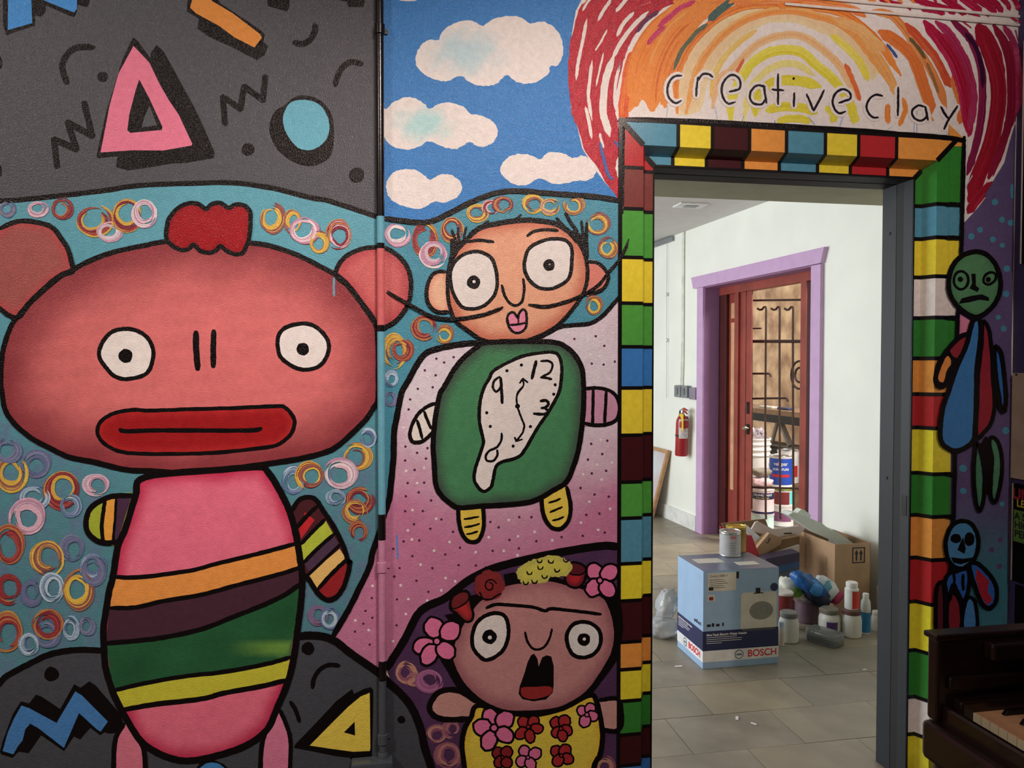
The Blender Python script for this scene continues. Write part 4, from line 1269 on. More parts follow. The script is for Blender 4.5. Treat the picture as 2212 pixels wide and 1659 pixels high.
def flower(x, y, petals, cr, col, name='flower', ow=18):
    mb = MB()
    for (px, py, rx, ry) in petals:
        (a, b), = T('d3:%s,%s' % (px, py))
        rot = math.atan2(py - y, px - x)
        dot(mb, a, b, (rx + ow * .55) / ZS, (ry + ow * .55) / ZS, None, 18, rot=rot)
        dot(mb, a, b, (rx - ow * .5) / ZS, (ry - ow * .5) / ZS, col, 18, rot=rot)
    (a, b), = T('d3:%s,%s' % (x, y))
    dot(mb, a, b, (cr + ow * .55) / ZS)
    dot(mb, a, b, cr * .75 / ZS, None, col)
    return mb.build(name, PAINT, FLOWF)


flower(530, 650, [(505, 540, 85, 78), (635, 570, 90, 78), (425, 685, 92, 66), (470, 755, 92, 66), (600, 725, 82, 70)], 28, PK)
flower(1828, 165, [(1790, 100, 78, 66), (1900, 105, 80, 66), (1780, 222, 78, 66), (1888, 232, 80, 62)], 22, PK)
flower(985, 1340, [(955, 1255, 74, 66), (1070, 1275, 80, 70), (893, 1335, 76, 70), (945, 1440, 82, 62), (1070, 1395, 76, 62)], 30, PK)
flower(1258, 1330, [(1222, 1295, 50, 48), (1300, 1288, 48, 44), (1328, 1345, 50, 40), (1203, 1382, 56, 44), (1270, 1405, 56, 40)], 14, RD, ow=14)
flower(1518, 1345, [(1480, 1300, 50, 46), (1545, 1285, 50, 48), (1560, 1360, 50, 46), (1485, 1375, 48, 42), (1530, 1400, 48, 40)], 14, RD, ow=14)
flower(1725, 1235, [(1690, 1205, 46, 42), (1750, 1185, 46, 42), (1770, 1245, 48, 42), (1710, 1285, 52, 46)], 16, PK, ow=14)
flower(1052, 1575, [(1020, 1540, 50, 48), (1085, 1535, 50, 46), (1030, 1610, 50, 42), (1085, 1615, 46, 44)], 10, (140, 36, 40), ow=14)
flower(1255, 1575, [(1230, 1530, 52, 46), (1310, 1545, 54, 46), (1205, 1605, 48, 46), (1275, 1625, 54, 44)], 12, PK, ow=14)
flower(1520, 1560, [(1485, 1530, 52, 48), (1550, 1520, 52, 48), (1570, 1585, 50, 44), (1495, 1600, 52, 44)], 12, RD, ow=14)
for s, c1_, c2_, topc in (('d3:650,300 720,255 780,260 800,350 820,440 800,490 750,490 690,430 640,390', (178, 46, 46), (110, 36, 36), 'd3:650,310 720,258 780,265 775,330 690,385 645,380'),
                          ('d3:1575,50 1620,20 1690,40 1722,80 1700,180 1640,225 1570,200 1550,140', (176, 40, 46), (92, 28, 36), 'd3:1580,50 1620,22 1690,42 1715,85 1670,120 1590,110')):
    mb = MB()
    fill_into(mb, T(s), c1_, edge=c2_, R=16)
    fill_into(mb, T(topc), c2_)
    line(mb, s, 20, closed=True)
    line(mb, topc, 12, closed=True)
    mb.build('rose', PAINT, FLOWF)
mb = MB()
for k in range(7):
    a = k * .9
    (x, y), = T('d3:%f,%f' % (948 + 70 * math.cos(a), 205 + 72 * math.sin(a)))
    dot(mb, x, y, 15, None, (128, 42, 42))
(x, y), = T('d3:948,205')
dot(mb, x, y, 21, None, (134, 42, 42))
line(mb, 'd3:945,180 975,195 970,235 935,240 915,210 930,170 970,160 1005,190', 12)
line(mb, 'd3:870,260 900,310 960,315 1000,290 1040,270', 14)
mb.build('rose', PAINT, FLOWF)
mb = MB()
fill_into(mb, T('d3:1200,180 1165,100 1220,40 1300,0 1450,-32 1560,0 1605,60 1560,130 1450,140 1380,190 1290,180 1240,205'), (204, 184, 76), edge=(188, 170, 84), R=14, jit=2.0)
for (x, y) in ((1270, 100), (1355, 60), (1490, 80), (1390, 130), (1460, 145), (1310, 170), (1240, 180), (1440, 10), (1350, 5), (1560, 0)):
    line(mb, 'd3:%d,%d %d,%d %d,%d %d,%d' % (x - 25, y - 15, x - 15, y + 15, x + 10, y + 15, x + 22, y - 8), 12, taper=(.2, .2))
mb.build('yellow_flower', PAINT, FLOWF)

# purple strip at the right ---------------------------------------------------------------
fill('field', PURP, [(2062, 480)] + T('b5:850,310 960,190 1040,90|a5:1900,1560 1990,1400 2060,1290 2100,1120 2120,1050 2150,960') + [(CORNER(250) - 2, 250), (CORNER(1760) - 2, 1760), (2040, 1760)], (64, 46, 74), fn=lambda Q: (C(92, 72, 104) * (1 - sm((Q[:, 1] - 1060) / 200))[:, None] + C(62, 108, 116) * sm((Q[:, 1] - 1060) / 200)[:, None]) * (1 + .12 * vnoise(Q, 60, 2))[:, None], grid=22, smooth=False, jit=1)
mb = MB()
for (x, y, r) in ((1102, 135, 26), (1160, 275, 24), (1232, 300, 26), (985, 355, 24), (915, 408, 26), (1088, 432, 24), (1163, 478, 20), (1198, 665, 26), (1192, 865, 26), (1130, 1052, 20), (1172, 1142, 24)):
    (a, b), = T('b5:%d,%d' % (x, y))
    dot(mb, a, b, r / ZS, None, (72, 124, 142))
for (x, y, r) in ((850, 780, 30), (850, 960, 26), (1190, 480, 28), (1160, 1065, 20)):
    (a, b), = T('c5:%d,%d' % (x, y))
    dot(mb, a, b, r / ZS, None, (72, 124, 142))
for (x, y) in ((1145, 1350), (1078, 1430), (1137, 1560)):
    (a, b), = T('c5:%d,%d' % (x, y))
    dot(mb, a, b, 6, None, (92, 62, 104))
line(mb, 'b5:1240,0 1240,40 1243,100', 26, (72, 124, 142))
fill_into(mb, T('b5:800,1010 905,1080 880,1180 800,1200'), (212, 120, 140), smooth=False)
mb.build('dots', PAINT, PURP)
# casing stripes carried on over the casing's edge onto the wall, and the black outer line
OUT = [(300, 2083), (540, 2077), (690, 2069), (860, 2065), (1000, 2063), (1130, 2060), (1200, 2055), (1400, 2040), (1560, 2030), (1760, 2022)]
ox = lambda y: float(np.interp(y, [q[0] for q in OUT], [q[1] for q in OUT]))
mb = MB()
for kcol, ylo, yhi in rb:
    xm = ox((ylo + yhi) / 2)
    if xm > 2066:
        fill_into(mb, [(2050, yhi), (ox(yhi), yhi), (ox(ylo), ylo), (2050, ylo)], PALETTE[kcol], smooth=False, jit=0)
for kcol, ylo, yhi in rb[:-1]:
    if ox(yhi) > 2058:
        ribbon(mb, [(2046, yhi), (2054, yhi), (ox(yhi), yhi + 1)], 9, BLACK, relief=True)
fill_into(mb, [(2050, 268), (2083, 300), (2083, 316), (2050, 316)], PALETTE['o'], smooth=False, jit=0)
ribbon(mb, [(ox(y), y) for y in range(296, 1760, 40)], 9, BLACK, relief=True)
ribbon(mb, [(1352, 258), (1500, 262), (1700, 273), (1850, 282), (1960, 291), (2040, 297), (2084, 304)], 11, BLACK)
ribbon(mb, [(1347, 262), (1345, 300), (1343, 460)], 10, BLACK)
mb.build('casing_outline', PAINT, WALL)

# green-faced and blue-faced figures -----------------------------------------------------------
RL = dict(relief=True)
GH = 'b5:940,530 1030,550 1100,620 1140,720 1145,830 1110,930 1040,1010 960,1050 890,1030 810,970 750,880 735,780 760,660 830,570'
ARMP = 'b5:890,1180 810,1220 720,1320 660,1420 630,1540 650,1600 710,1590 740,1510 790,1430 850,1340'
fill('arm', GREENF, ARMP, (24, 16, 16), **RL)
fill('sleeve', GREENF, 'b5:870,1200 790,1245 740,1320 770,1385 830,1350', (140, 40, 46), **RL)
fill('forearm', GREENF, 'b5:725,1360 680,1440 650,1540 690,1568 718,1480 755,1415', (226, 132, 66), **RL)
BB = 'b5:930,1080 980,1070 990,1150 985,1250 960,1450 955,1640|c5:955,200 945,450 930,560 860,620 780,640 700,600 670,540 670,440 690,300 740,150 790,0|b5:870,1290 900,1180'
RR = 'b5:1005,1085 1050,1140 1070,1250 1085,1450|c5:1085,50 1100,250 1080,400 1020,490 955,525 965,200|b5:970,1500 998,1250'
AR2 = 'b5:1100,1290 1150,1340 1175,1500|c5:1190,200 1180,320 1150,310 1130,180 1105,0'
LG1 = 'c5:960,575 1000,700 1020,850 1010,1040 980,1120 950,1040 935,850 940,700'
LG2 = 'c5:1070,535 1120,560 1155,680 1155,850 1110,1045 1070,1000 1072,850 1080,700 1060,600'
fill('arm', GREENF, AR2, (44, 92, 150), **RL)
fill('leg', GREENF, LG1, (74, 118, 84), edge=(56, 92, 80), R=10, **RL)
fill('leg', GREENF, LG2, (78, 122, 84), edge=(56, 92, 80), R=10, **RL)
fill('dress', GREENF, BB, (62, 112, 160), **RL)
fill('coat', GREENF, RR, (142, 36, 46), **RL)
fill('face', GREENF, GH, (84, 124, 82), edge=(70, 106, 66), R=14, **RL)
mb = MB()
for s, w, kw in ((AR2, 40, CL), (LG1, 34, CL), (LG2, 34, CL), (BB, 40, CL), (RR, 34, CL), (ARMP, 40, {}), ('b5:735,1320 760,1370 800,1390', 24, {}), (GH, 40, CL)):
    line(mb, s, w, relief=True, **kw)
for s in ('b5:915,705 950,705 952,800 978,820 966,852 903,822 920,780', 'b5:815,945 838,900 920,880 1000,868 1055,895 1058,922 980,912 900,932', 'c5:1030,520 1060,560 1075,700 1062,900 1040,1000 1020,900 1010,720 985,600'):
    fill_into(mb, T(s), (17, 12, 12), smooth=False, relief=True)


def eyering(x, y, rx, ry, w, rot=0.0):
    (a, b), = T('b5:%d,%d' % (x, y))
    pts = []
    for k in range(20):
        t = 2 * math.pi * k / 20
        u, v = rx / ZS * math.cos(t), ry / ZS * math.sin(t)
        pts.append((a + u * math.cos(rot) - v * math.sin(rot), b + u * math.sin(rot) + v * math.cos(rot)))
    ribbon(mb, pts, w / ZS, BLACK, closed=True, smooth=False, relief=True)


eyering(833, 757, 58, 72, 22)
eyering(1062, 742, 56, 42, 22, -.7)
for (x, y, r) in ((828, 750, 22), (1050, 752, 22)):
    (a, b), = T('b5:%d,%d' % (x, y))
    dot(mb, a, b, r / ZS, relief=True)
mb.build('outline', PAINT, GREENF)

BH = 'c5:840,1200 910,1220 960,1300 970,1400 940,1500 880,1560 830,1580 760,1550 720,1470 710,1370 740,1270 780,1220'
LA = 'd5:640,230 690,190 705,400 695,620 650,650 630,500'
RA = 'd5:900,50 960,30 1050,110 1110,210 1112,330 1060,385 1000,350 950,230'
BD = 'd5:740,110 780,100 890,80 890,250 850,330 800,250 770,200 735,320 705,180'
RLEG = 'd5:770,260 830,360 835,600 740,600 720,460 730,340'
BLEG = 'd5:860,370 900,300 950,360 955,600 840,600'
fill('arm', BLUEF, LA, (92, 30, 36), **RL)
fill('arm', BLUEF, RA, (48, 88, 152), **RL)
fill('sleeve', BLUEF, 'd5:960,70 1060,170 1045,250 1085,320 1040,362 990,290 950,150', (160, 36, 46), smooth=False, **RL)
fill('leg', BLUEF, RLEG, (128, 34, 40), **RL)
fill('leg', BLUEF, BLEG, (70, 118, 162), **RL)
fill('body', BLUEF, BD, (48, 88, 152), **RL)
fill('face', BLUEF, BH, (74, 120, 156), **RL)
mb = MB()
for s, w, kw in ((LA, 34, CL), (RA, 36, CL), (RLEG, 32, CL), (BLEG, 30, CL), (BD, 34, CL), ('d5:775,110 780,170 772,220', 22, {}), ('d5:850,120 846,170 852,240', 26, {}), (BH, 36, CL)):
    line(mb, s, w, relief=True, **kw)
for s in ('c5:830,1370 850,1330 872,1420 862,1462 805,1430', 'c5:755,1490 850,1500 948,1487 900,1522 830,1546 770,1532'):
    fill_into(mb, T(s), (17, 12, 12), smooth=False, relief=True)
for (x, y, rx, ry) in ((792, 1340, 44, 38), (900, 1345, 42, 54)):
    (a, b), = T('c5:%d,%d' % (x, y))
    dot(mb, a, b, rx / ZS, ry / ZS, relief=True)
mb.build('outline', PAINT, BLUEF)


# ------------------------------------------------------------------ conduit down the mural wall
CXX, CYY, CRAD = 0.0215, -0.0185, 0.0115
CON = thing('electrical_conduit', 'thin pipe running down the mural, painted over in the mural colours', 'pipe', (CXX, CYY, 0))
zc = lambda py: float(plane_y(823, py, CYY - CRAD)[2])
KB, TE, PKR, PKP, GY = (20, 15, 15), (104, 156, 168), (206, 100, 98), (196, 122, 146), (74, 74, 78)
segs = [(-500, 466, KB), (466, 524, TE), (524, 536, KB), (536, 702, PKR), (702, 716, KB), (716, 1112, TE), (1112, 1168, KB), (1168, 1430, PKP), (1430, 1473, KB), (1473, 1642, GY)]
cm = MB()
for (a, b, c) in segs:
    z1 = H1 if a < 0 else zc(a)
    cm.tube([(CXX, CYY, zc(b)), (CXX, CYY, z1)], CRAD, 16, C(*c), caps=False)
cm.build('pipe', GLOSSPAINT, CON)
for py, c in ((1227, PKP), (1600, GY), (60, KB)):
    q = MB()
    z = zc(py)
    q.lathe([(CRAD + .0005, -.016), (CRAD + .0035, -.014), (CRAD + .0035, .014), (CRAD + .0005, .016)], (CXX, CYY, z), 16, None, C(*c))
    q.build('coupling', GLOSSPAINT, CON)
    q = MB().bx(CXX + CRAD, CXX + CRAD + .012, -.006, -.0015, z - .007, z + .007, C(*c))
    q.build('clamp', GLOSSPAINT, CON)
zb = zc(1640)
q = MB()
q.bx(-.07, .05, -.05, -.0052, zb - .11, zb, C(*GY))
q.build('junction_box', GLOSSPAINT, CON, bevel=.004)
q = MB().lathe([(.016, 0), (.016, .012), (.0135, .016)], (CXX, CYY, zb), 12, None, C(*GY))
q.build('connector', GLOSSPAINT, CON)
for sx in (-.058, .038):
    MB().lathe([(.004, 0), (.004, .003)], (sx, -.0505, zb - .012), 10, np.array([[1, 0, 0], [0, 0, 1], [0, -1, 0]]), C(*GY)).build('screw', GLOSSPAINT, CON)


# ------------------------------------------------------------------ things on the side wall
def onS(px, py, off=0.012):
    d = ray(px, py)
    return CAM + d * ((XR - off - CAM[0]) / d[0])


blackm = mat('black_board', (10, 10, 12), 0.8, spec=.1)
tanm = mat('tan_card', (186, 168, 148), 0.8)
whm = mat('white_edge', (214, 206, 198), 0.7)
a = onS(2205, 570)
zt = onS(2206, 92)[2]
BP = thing('blackboard', 'tall black panel high on the side wall at the right edge', 'panel', (XR, a[1], a[2]))
MB().bx(XR - .014, XR - .001, a[1] - .45, a[1] - .004, a[2], zt).build('panel', blackm, BP)
MB().bx(XR - .016, XR - .001, a[1] - .004, a[1], a[2], zt).build('edge_strip', whm, BP)
a = onS(2182, 1032)
zt = onS(2182, 806)[2]
CB = thing('cream_notice_board', 'blank cream card pinned to the side wall above the dark poster', 'notice', (XR, a[1], a[2]))
MB().bx(XR - .012, XR - .001, a[1] - .4, a[1], a[2], zt).build('card', tanm, CB, bevel=.002)
p_ = onS(2196, 809, .013)
MB().lathe([(.003, 0), (.003, .003)], p_, 8, np.array([[0, 1, 0], [0, 0, 1], [-1, 0, 0]])).build('pin', blackm, CB)
b0 = onS(2183, 1252)
zt = onS(2183, 1043)[2]
PO = thing('dark_poster', 'dark poster with red, yellow and green print on the side wall', 'poster', (XR, b0[1], b0[2]))
MB().bx(XR - .011, XR - .001, b0[1] - .4, b0[1] - .004, b0[2], zt).build('sheet', blackm, PO)
MB().bx(XR - .0125, XR - .001, b0[1] - .004, b0[1], b0[2], zt).build('edge_strip', tanm, PO)
redp, yelp, grnp, dkp = mat('poster_red', (150, 36, 44), .7), mat('poster_yellow', (206, 186, 50), .7), mat('poster_green', (96, 140, 66), .7), mat('poster_dark_print', (24, 30, 24), .7)
XD, YD = (0, -1, 0), (0, 0, 1)
t0 = onS(2187, 1066, .0115)
textmesh('red_print', PO, 'UNLE', t0, XD, YD, .05, redp, bold=.002)
t0 = onS(2196, 1087, .0115)
textmesh('yellow_print', PO, 'LE', t0, XD, YD, .034, yelp, bold=.001)
g0, g1 = onS(2189, 1168, .0115), onS(2189, 1100, .0115)
MB().bx(XR - .0122, XR - .0112, g0[1] - .25, g0[1], g0[2], g1[2]).build('green_print', grnp, PO)
for k, wd in enumerate(('A SU', 'HIGH', 'PERF')):
    t0 = onS(2191, 1114 + k * 19, .0126)
    textmesh('dark_print', PO, wd, t0, XD, YD, .034, dkp, bold=.001)
b1 = onS(2190, 1352)
zt = onS(2190, 1262)[2]
MB().bx(XR - .010, XR - .001, b1[1] - .4, b1[1], b1[2] - .1, zt)
tag(MB().bx(XR - .010, XR - .001, b1[1] - .4, b1[1], b1[2] - .1, zt).build('black_sheet', blackm), 'plain black sheet on the side wall just above the piano', 'poster')

# ------------------------------------------------------------------ piano
walnut = mat('dark_walnut', (36, 20, 17), 0.35, var=0.25, scale=9, rgb2=(26, 14, 12), spec=.5, coat=.15)
PX, PY0, PY1 = 1.177, -0.868, -2.2
PI = thing('piano', 'dark brown upright piano with worn ivory keys at lower right', 'piano', (1.5, -1.5, 0))
MB().bx(PX, 1.55, PY0, PY0 + .032, .69, .868).build('side_arm', walnut, PI, bevel=.006)
MB().bx(PX - .006, 1.56, PY0 - .004, PY0 + .038, .866, .879).build('arm_cap', walnut, PI, bevel=.004)
MB().bx(PX, 1.55, PY1 - .032, PY1, .60, .868).build('side_arm', walnut, PI, bevel=.006)
MB().bx(1.166, 1.55, PY1, PY0 + .036, .602, .686).build('key_bed', walnut, PI, bevel=.012)
ks = MB()
ks.slab([(1.192, PY0, .66), (1.238, PY0, .66), (1.238, PY0, .697), (1.204, PY0, .7245), (1.196, PY0, .7245), (1.192, PY0, .72)], (0, -1, 0), PY0 - PY1)
ks.build('key_slip', walnut, PI)
MB().bx(1.215, 1.46, PY0 - .026, PY0, .69, .742).build('key_block', walnut, PI, bevel=.005)
MB().bx(1.20, 1.50, PY0 - .012, PY0, .76, .79).build('moulding', walnut, PI, bevel=.005)
MB().bx(1.285, 1.50, PY0 - .03, PY0, .824, .861).build('fallboard_rail', walnut, PI, bevel=.006)
MB().bx(1.462, 1.50, PY1, PY0, .70, .868).build('fallboard', walnut, PI, bevel=.004)
MB().bx(1.50, 2.08, PY1, PY0 + .03, .05, 1.18).build('case', walnut, PI, bevel=.008)
MB().bx(1.47, 2.12, PY1 - .03, PY0 + .05, 1.18, 1.21).build('lid', walnut, PI, bevel=.006)
for yy in (PY0 - .01, PY1 + .03):
    MB().lathe([(.03, 0), (.034, .03), (.02, .07), (.024, .3), (.033, .47), (.022, .5), (.03, .53), (.04, .56), (.042, .602)], (1.215, yy, 0), 18).build('leg', walnut, PI)
ivory, ivf, ebony = mat('ivory_key', (226, 178, 138), .35, var=.06, scale=30), mat('key_front', (236, 226, 190), .4), mat('black_key', (14, 12, 12), .3)
w1 = wf = None
KW = .0226
for k in range(56):
    y = -.8935 - KW * k
    if y - KW < PY1:
        break
    if w1 is None:
        w1 = MB().bx(1.2445, 1.392, y - KW + .0009, y, .698, .7195).build('white_key', ivory, PI, bevel=.0015)
        wf = MB().bx(1.2425, 1.2446, y - KW + .0012, y - .0004, .699, .7188).build('key_front', ivf, w1)
    else:
        c = w1.copy()
        COL.objects.link(c)
        c.location = (0, -KW * k, 0)
        d = wf.copy()
        COL.objects.link(d)
        d.parent = c
bk = None
for k in range(54):
    if k % 7 in (1, 4):
        continue
    y = -.8935 - KW * (k + 1)
    if y - KW < PY1:
        break
    if bk is None:
        q = MB()
        q.add([(1.294, y - .0055, .7195), (1.294, y + .0055, .7195), (1.392, y + .0055, .7195), (1.392, y - .0055, .7195), (1.303, y - .0045, .731), (1.303, y + .0045, .731), (1.392, y + .0045, .731), (1.392, y - .0045, .731)],
              [(3, 2, 1, 0), (4, 5, 6, 7), (0, 1, 5, 4), (1, 2, 6, 5), (2, 3, 7, 6), (3, 0, 4, 7)])
        bk = q.build('black_key', ebony, PI, bevel=.001)
        k0 = k
    else:
        c = bk.copy()
        COL.objects.link(c)
        c.location = (0, -KW * (k - k0), 0)

# ------------------------------------------------------------------ purple door frame and iron gate in the storage wall
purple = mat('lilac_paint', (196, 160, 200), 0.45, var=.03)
purpd = mat('shaded_lilac_reveal', (150, 108, 150), 0.5, var=.03)  # lilac darkened to imitate shade inside the opening
redw = mat('oxblood_wood', (142, 62, 52), 0.42, var=.12, scale=6)
redd = mat('shaded_oxblood_wood', (70, 22, 20), 0.45, var=.1)  # red wood darkened to put shade on the door posts
iron = mat('rusty_iron', (62, 40, 28), 0.6, metal=.3, var=.2, scale=40)
DR = thing('door_2', 'lilac framed doorway with dark red side panels in the storage room wall', 'doorway', sp(-.76, 0), kind='structure')
q = MB()
sidebox(q, DS0, .085, 0, 2.11, 0, .02)
q.build('casing_side', purple, DR, bevel=.002)
q = MB()
sidebox(q, -1.612, DS1, 0, 2.10, 0, .03)
q.build('casing_side', purple, DR, bevel=.002)
MB().slab([sp(.128, 2.105), sp(-1.619, 2.105), sp(-1.655, 2.203), sp(.164, 2.203)], SN, .036).build('casing_head', purple, DR)
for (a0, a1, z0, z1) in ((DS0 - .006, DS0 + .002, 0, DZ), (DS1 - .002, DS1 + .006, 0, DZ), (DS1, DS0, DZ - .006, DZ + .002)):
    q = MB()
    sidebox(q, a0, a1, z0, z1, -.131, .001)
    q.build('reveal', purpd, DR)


def ss(px, off):
    p = onside(px, 900, off)
    return float((p - S0) @ SD)


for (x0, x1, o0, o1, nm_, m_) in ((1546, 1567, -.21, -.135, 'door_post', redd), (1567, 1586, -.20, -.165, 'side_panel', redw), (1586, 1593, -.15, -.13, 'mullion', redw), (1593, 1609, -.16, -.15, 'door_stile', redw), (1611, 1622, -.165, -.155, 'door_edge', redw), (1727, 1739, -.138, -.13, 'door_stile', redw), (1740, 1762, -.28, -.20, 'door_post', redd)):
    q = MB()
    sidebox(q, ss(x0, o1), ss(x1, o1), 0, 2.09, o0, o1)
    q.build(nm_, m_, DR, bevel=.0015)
q = MB()
sidebox(q, DS1, DS0, 2.035, DZ, -.2, -.131)
q.build('door_head', redw, DR, bevel=.002)
pane = mat('outside_view_pane', (206, 160, 122), 0.25, var=.08)  # outside light seen through the glass is put into an opaque tan
for (y0, y1) in ((655, 688), (697, 1058)):
    z0, z1 = onside(1581, y1, -.164)[2], onside(1581, y0, -.164)[2]
    q = MB()
    sidebox(q, ss(1578, -.164), ss(1585, -.164), z0, z1, -.168, -.1635)
    q.build('pane', pane, DR)
lockm = mat('lock_metal', (44, 40, 38), .35, metal=.8)
for (y0, y1) in ((868, 894), (916, 938)):
    z0, z1 = onside(1615, y1, -.154)[2], onside(1615, y0, -.154)[2]
    q = MB()
    sidebox(q, ss(1612.5, -.154), ss(1619, -.154), z0, z1, -.156, -.1525)
    q.build('lock_plate', lockm, DR)
MB().lathe([(.008, 0), (.008, .02), (.02, .03), (.022, .045), (.012, .055)], onside(1618, 925, -.152), 14, np.array([SD, [0, 0, 1], SN])).build('door_knob', mat('brass', (180, 170, 150), .25, metal=1), DR)

GO = -.26
gp = lambda x, y: onside(x, y, GO)
g8 = lambda x, y: gp(1490 + x / 5.026, 530 + y / 5.026)
GT = thing('iron_gate', 'rusty iron bar gate with curled tops inside the lilac doorway', 'gate', gp(1675, 1130))
rr = .0085
bars = [('frame_bar', [g8(672, 598), gp(1624, 880), gp(1623.5, 1100)], rr), ('frame_bar', [g8(672, 598), g8(1260, 590)], rr), ('cross_bar', [g8(672, 1042), g8(1230, 1042)], .013), ('cross_bar', [gp(1624, 812 - 5), gp(1660, 807), gp(1664, 809), gp(1665, 814)], rr), ('cross_bar', [gp(1624, 861), gp(1697, 860), gp(1701, 862), gp(1702, 867)], rr), ('cross_bar', [gp(1622, 1052), gp(1740, 1056)], rr), ('stub_bar', [g8(672, 903), g8(775, 901)], .006)]
for bxx, px in ((828, 1653), (977, 1684), (1122, 1713)):
    bars.append(('upright_bar', [g8(bxx - 92, 685), g8(bxx - 70, 700), g8(bxx - 45, 697), g8(bxx - 20, 668), g8(bxx - 2, 668), g8(bxx + 1, 700), g8(bxx - 2, 1000), gp(px, 900), gp(px + 1, 1108), gp(px + 2, 1122)], rr))
for nm_, pts, r in bars:
    MB().tube(pts, r, 8).build(nm_, iron, GT)
for r in (1.0, .52):
    cpt = gp(1727, 810)
    R_ = .103 * r
    MB().tube([cpt + SD * (R_ * math.cos(t * .35)) + np.array([0, 0, R_ * math.sin(t * .35)]) for t in range(19)], rr, 8).build('ring', iron, GT)

# space behind the gate
tanwall = mat('mottled_tan_plaster', (222, 182, 138), .85, scale=4.0, rgb2=(146, 106, 74), bump=.2, bscale=8)
q = MB()
sidebox(q, -6, 6, 0, 3.2, -2.5, -2.35)
tag(q.build('wall_yard', tanwall), 'mottled tan plaster wall seen through the iron gate', 'wall', kind='structure')
plank, dark = mat('shelf_plank', (140, 110, 84), .7, var=.15), mat('dark_shelf_metal', (30, 26, 24), .6)  # dark rails, posts and strap in one even metal colour


def shelfline(px, py, off):
    p = onside(px, py, off)
    return float(p[2])


SHF = thing('shelf_rack', 'rough wooden shelf on dark metal rails behind the iron gate', 'shelf', sp(1.0, 0, -1.5))
z1 = shelfline(1675, 886, -1.3)
q = MB()
sidebox(q, -.4, 2.4, z1 - .05, z1, -1.75, -1.3)
q.build('plank', plank, SHF)
q = MB()
sidebox(q, -.4, 2.4, z1 - .13, z1 - .05, -1.33, -1.30)
q.build('rail', dark, SHF)
z2 = shelfline(1690, 972, -1.3)
q = MB()
sidebox(q, -.4, 2.4, z2 - .09, z2, -1.75, -1.3)
q.build('lower_rail', dark, SHF)
for s_ in (-.35, 2.35):
    q = MB()
    sidebox(q, s_ - .03, s_ + .03, 0, z1, -1.75, -1.7)
    q.build('post', dark, SHF)
greyst = mat('grey_steel_bar', (150, 146, 142), .5, metal=.2)
FS = thing('folded_stand', 'pale grey folded stand standing on the lower shelf rail', 'stand', onside(1695, 965, -1.45))
for p1, p2, r in (((1684, 905), (1708, 964), .03), ((1681, 906), (1666, 962), .022), ((1664, 962), (1727, 970), .018)):
    MB().tube([onside(*p1, -1.45), onside(*p2, -1.45)], r, 6).build('bar', greyst, FS)
for k, (px, w) in enumerate(((1660, .10), (1697, .08))):
    b = onside(px, 884, -1.42)
    b[2] = z1
    m_ = mat('shelf_tool_%d' % k, ((206, 200, 190), (44, 52, 90))[k], .6)
    tag(MB().box(b + np.array([0, 0, .0125]), (w * 2.4, .08, .025), np.array([SD, SN, [0, 0, 1]])).build('scraper', m_, bevel=.008), ('flat pale tool lying on the upper shelf behind the gate', 'flat navy blue tool lying on the upper shelf behind the gate')[k], 'tool')

# ------------------------------------------------------------------ paint cans
chrome = mat('tin_metal', (196, 196, 194), .28, metal=.9, var=.05)
whpl = mat('white_plastic', (230, 226, 222), .45, var=.03)


def axes(yaw):
    return np.array([[math.cos(yaw), math.sin(yaw), 0], [-math.sin(yaw), math.cos(yaw), 0], [0, 0, 1]])


def arcband(mb, c, r, z0, z1, a0, a1, n=14):
    vs, fs = [], []
    for k in range(n + 1):
        a = a0 + (a1 - a0) * k / n
        for z in (z0, z1):
            vs.append((c[0] + r * math.cos(a), c[1] + r * math.sin(a), c[2] + z))
    fs = [(2 * k, 2 * k + 2, 2 * k + 3, 2 * k + 1) for k in range(n)]
    mb.smooth = True
    return mb.add(vs, fs)


def facing(c):
    """angle of the direction from a thing to the doorway"""
    return math.atan2(CAM[1] - c[1], CAM[0] - c[0])


def arctext(parent, body, c, r, z, size, m, a_mid, bold=.0005):
    """print wrapped round a can"""
    o = textmesh('print', parent, body, (0, 0, 0), (1, 0, 0), (0, 1, 0), size, m, 'CENTER', bold)
    og = ORG[parent.name]
    for v in o.data.vertices:
        x, y = v.co[0] + og[0], v.co[1] + og[1]
        a = a_mid + x / r
        v.co = (c[0] + r * math.cos(a) - og[0], c[1] + r * math.sin(a) - og[1], c[2] + z + y - og[2])
    return o


def paint_can(name, label, c, r, h, body, lid=chrome, bands=(), group=None, lidcol=None, handle=True, cat='paint can'):
    c = np.asarray(c, float)
    t = thing(name, label, cat, c, group)
    MB().lathe([(r * .97, 0), (r, .004), (r * .975, .008), (r * .975, h - .014), (r, h - .012), (r, h - .004), (r * .95, h)], c, 28).build('body', body, t)
    MB().lathe([(r * .99, h - .004), (r * 1.01, h - .002), (r * 1.01, h + .003), (r * .93, h + .004), (r * .90, h - .001), (r * .72, h - .001), (r * .70, h + .002), (0.002, h + .002)], c, 28).build('lid', lid, t)
    fa = facing(c)
    for (z0, z1, m_, a0, a1) in bands:
        q = MB()
        arcband(q, c, r * .984, z0 * h, z1 * h, fa + a0, fa + a1)
        q.build('label_band', m_, t)
    if handle:
        pts = [c + np.array([r * 1.0 * math.cos(fa + 1.57 + b) * 1.02, r * math.sin(fa + 1.57 + b) * 1.02, h * .72 - .35 * h * math.sin(b)]) for b in np.linspace(0, math.pi, 13)]
        MB().tube(pts, .0022, 6).build('handle', chrome, t)
    return t, fa


def wallpt(px, py, off):
    return onside(px, py, off)


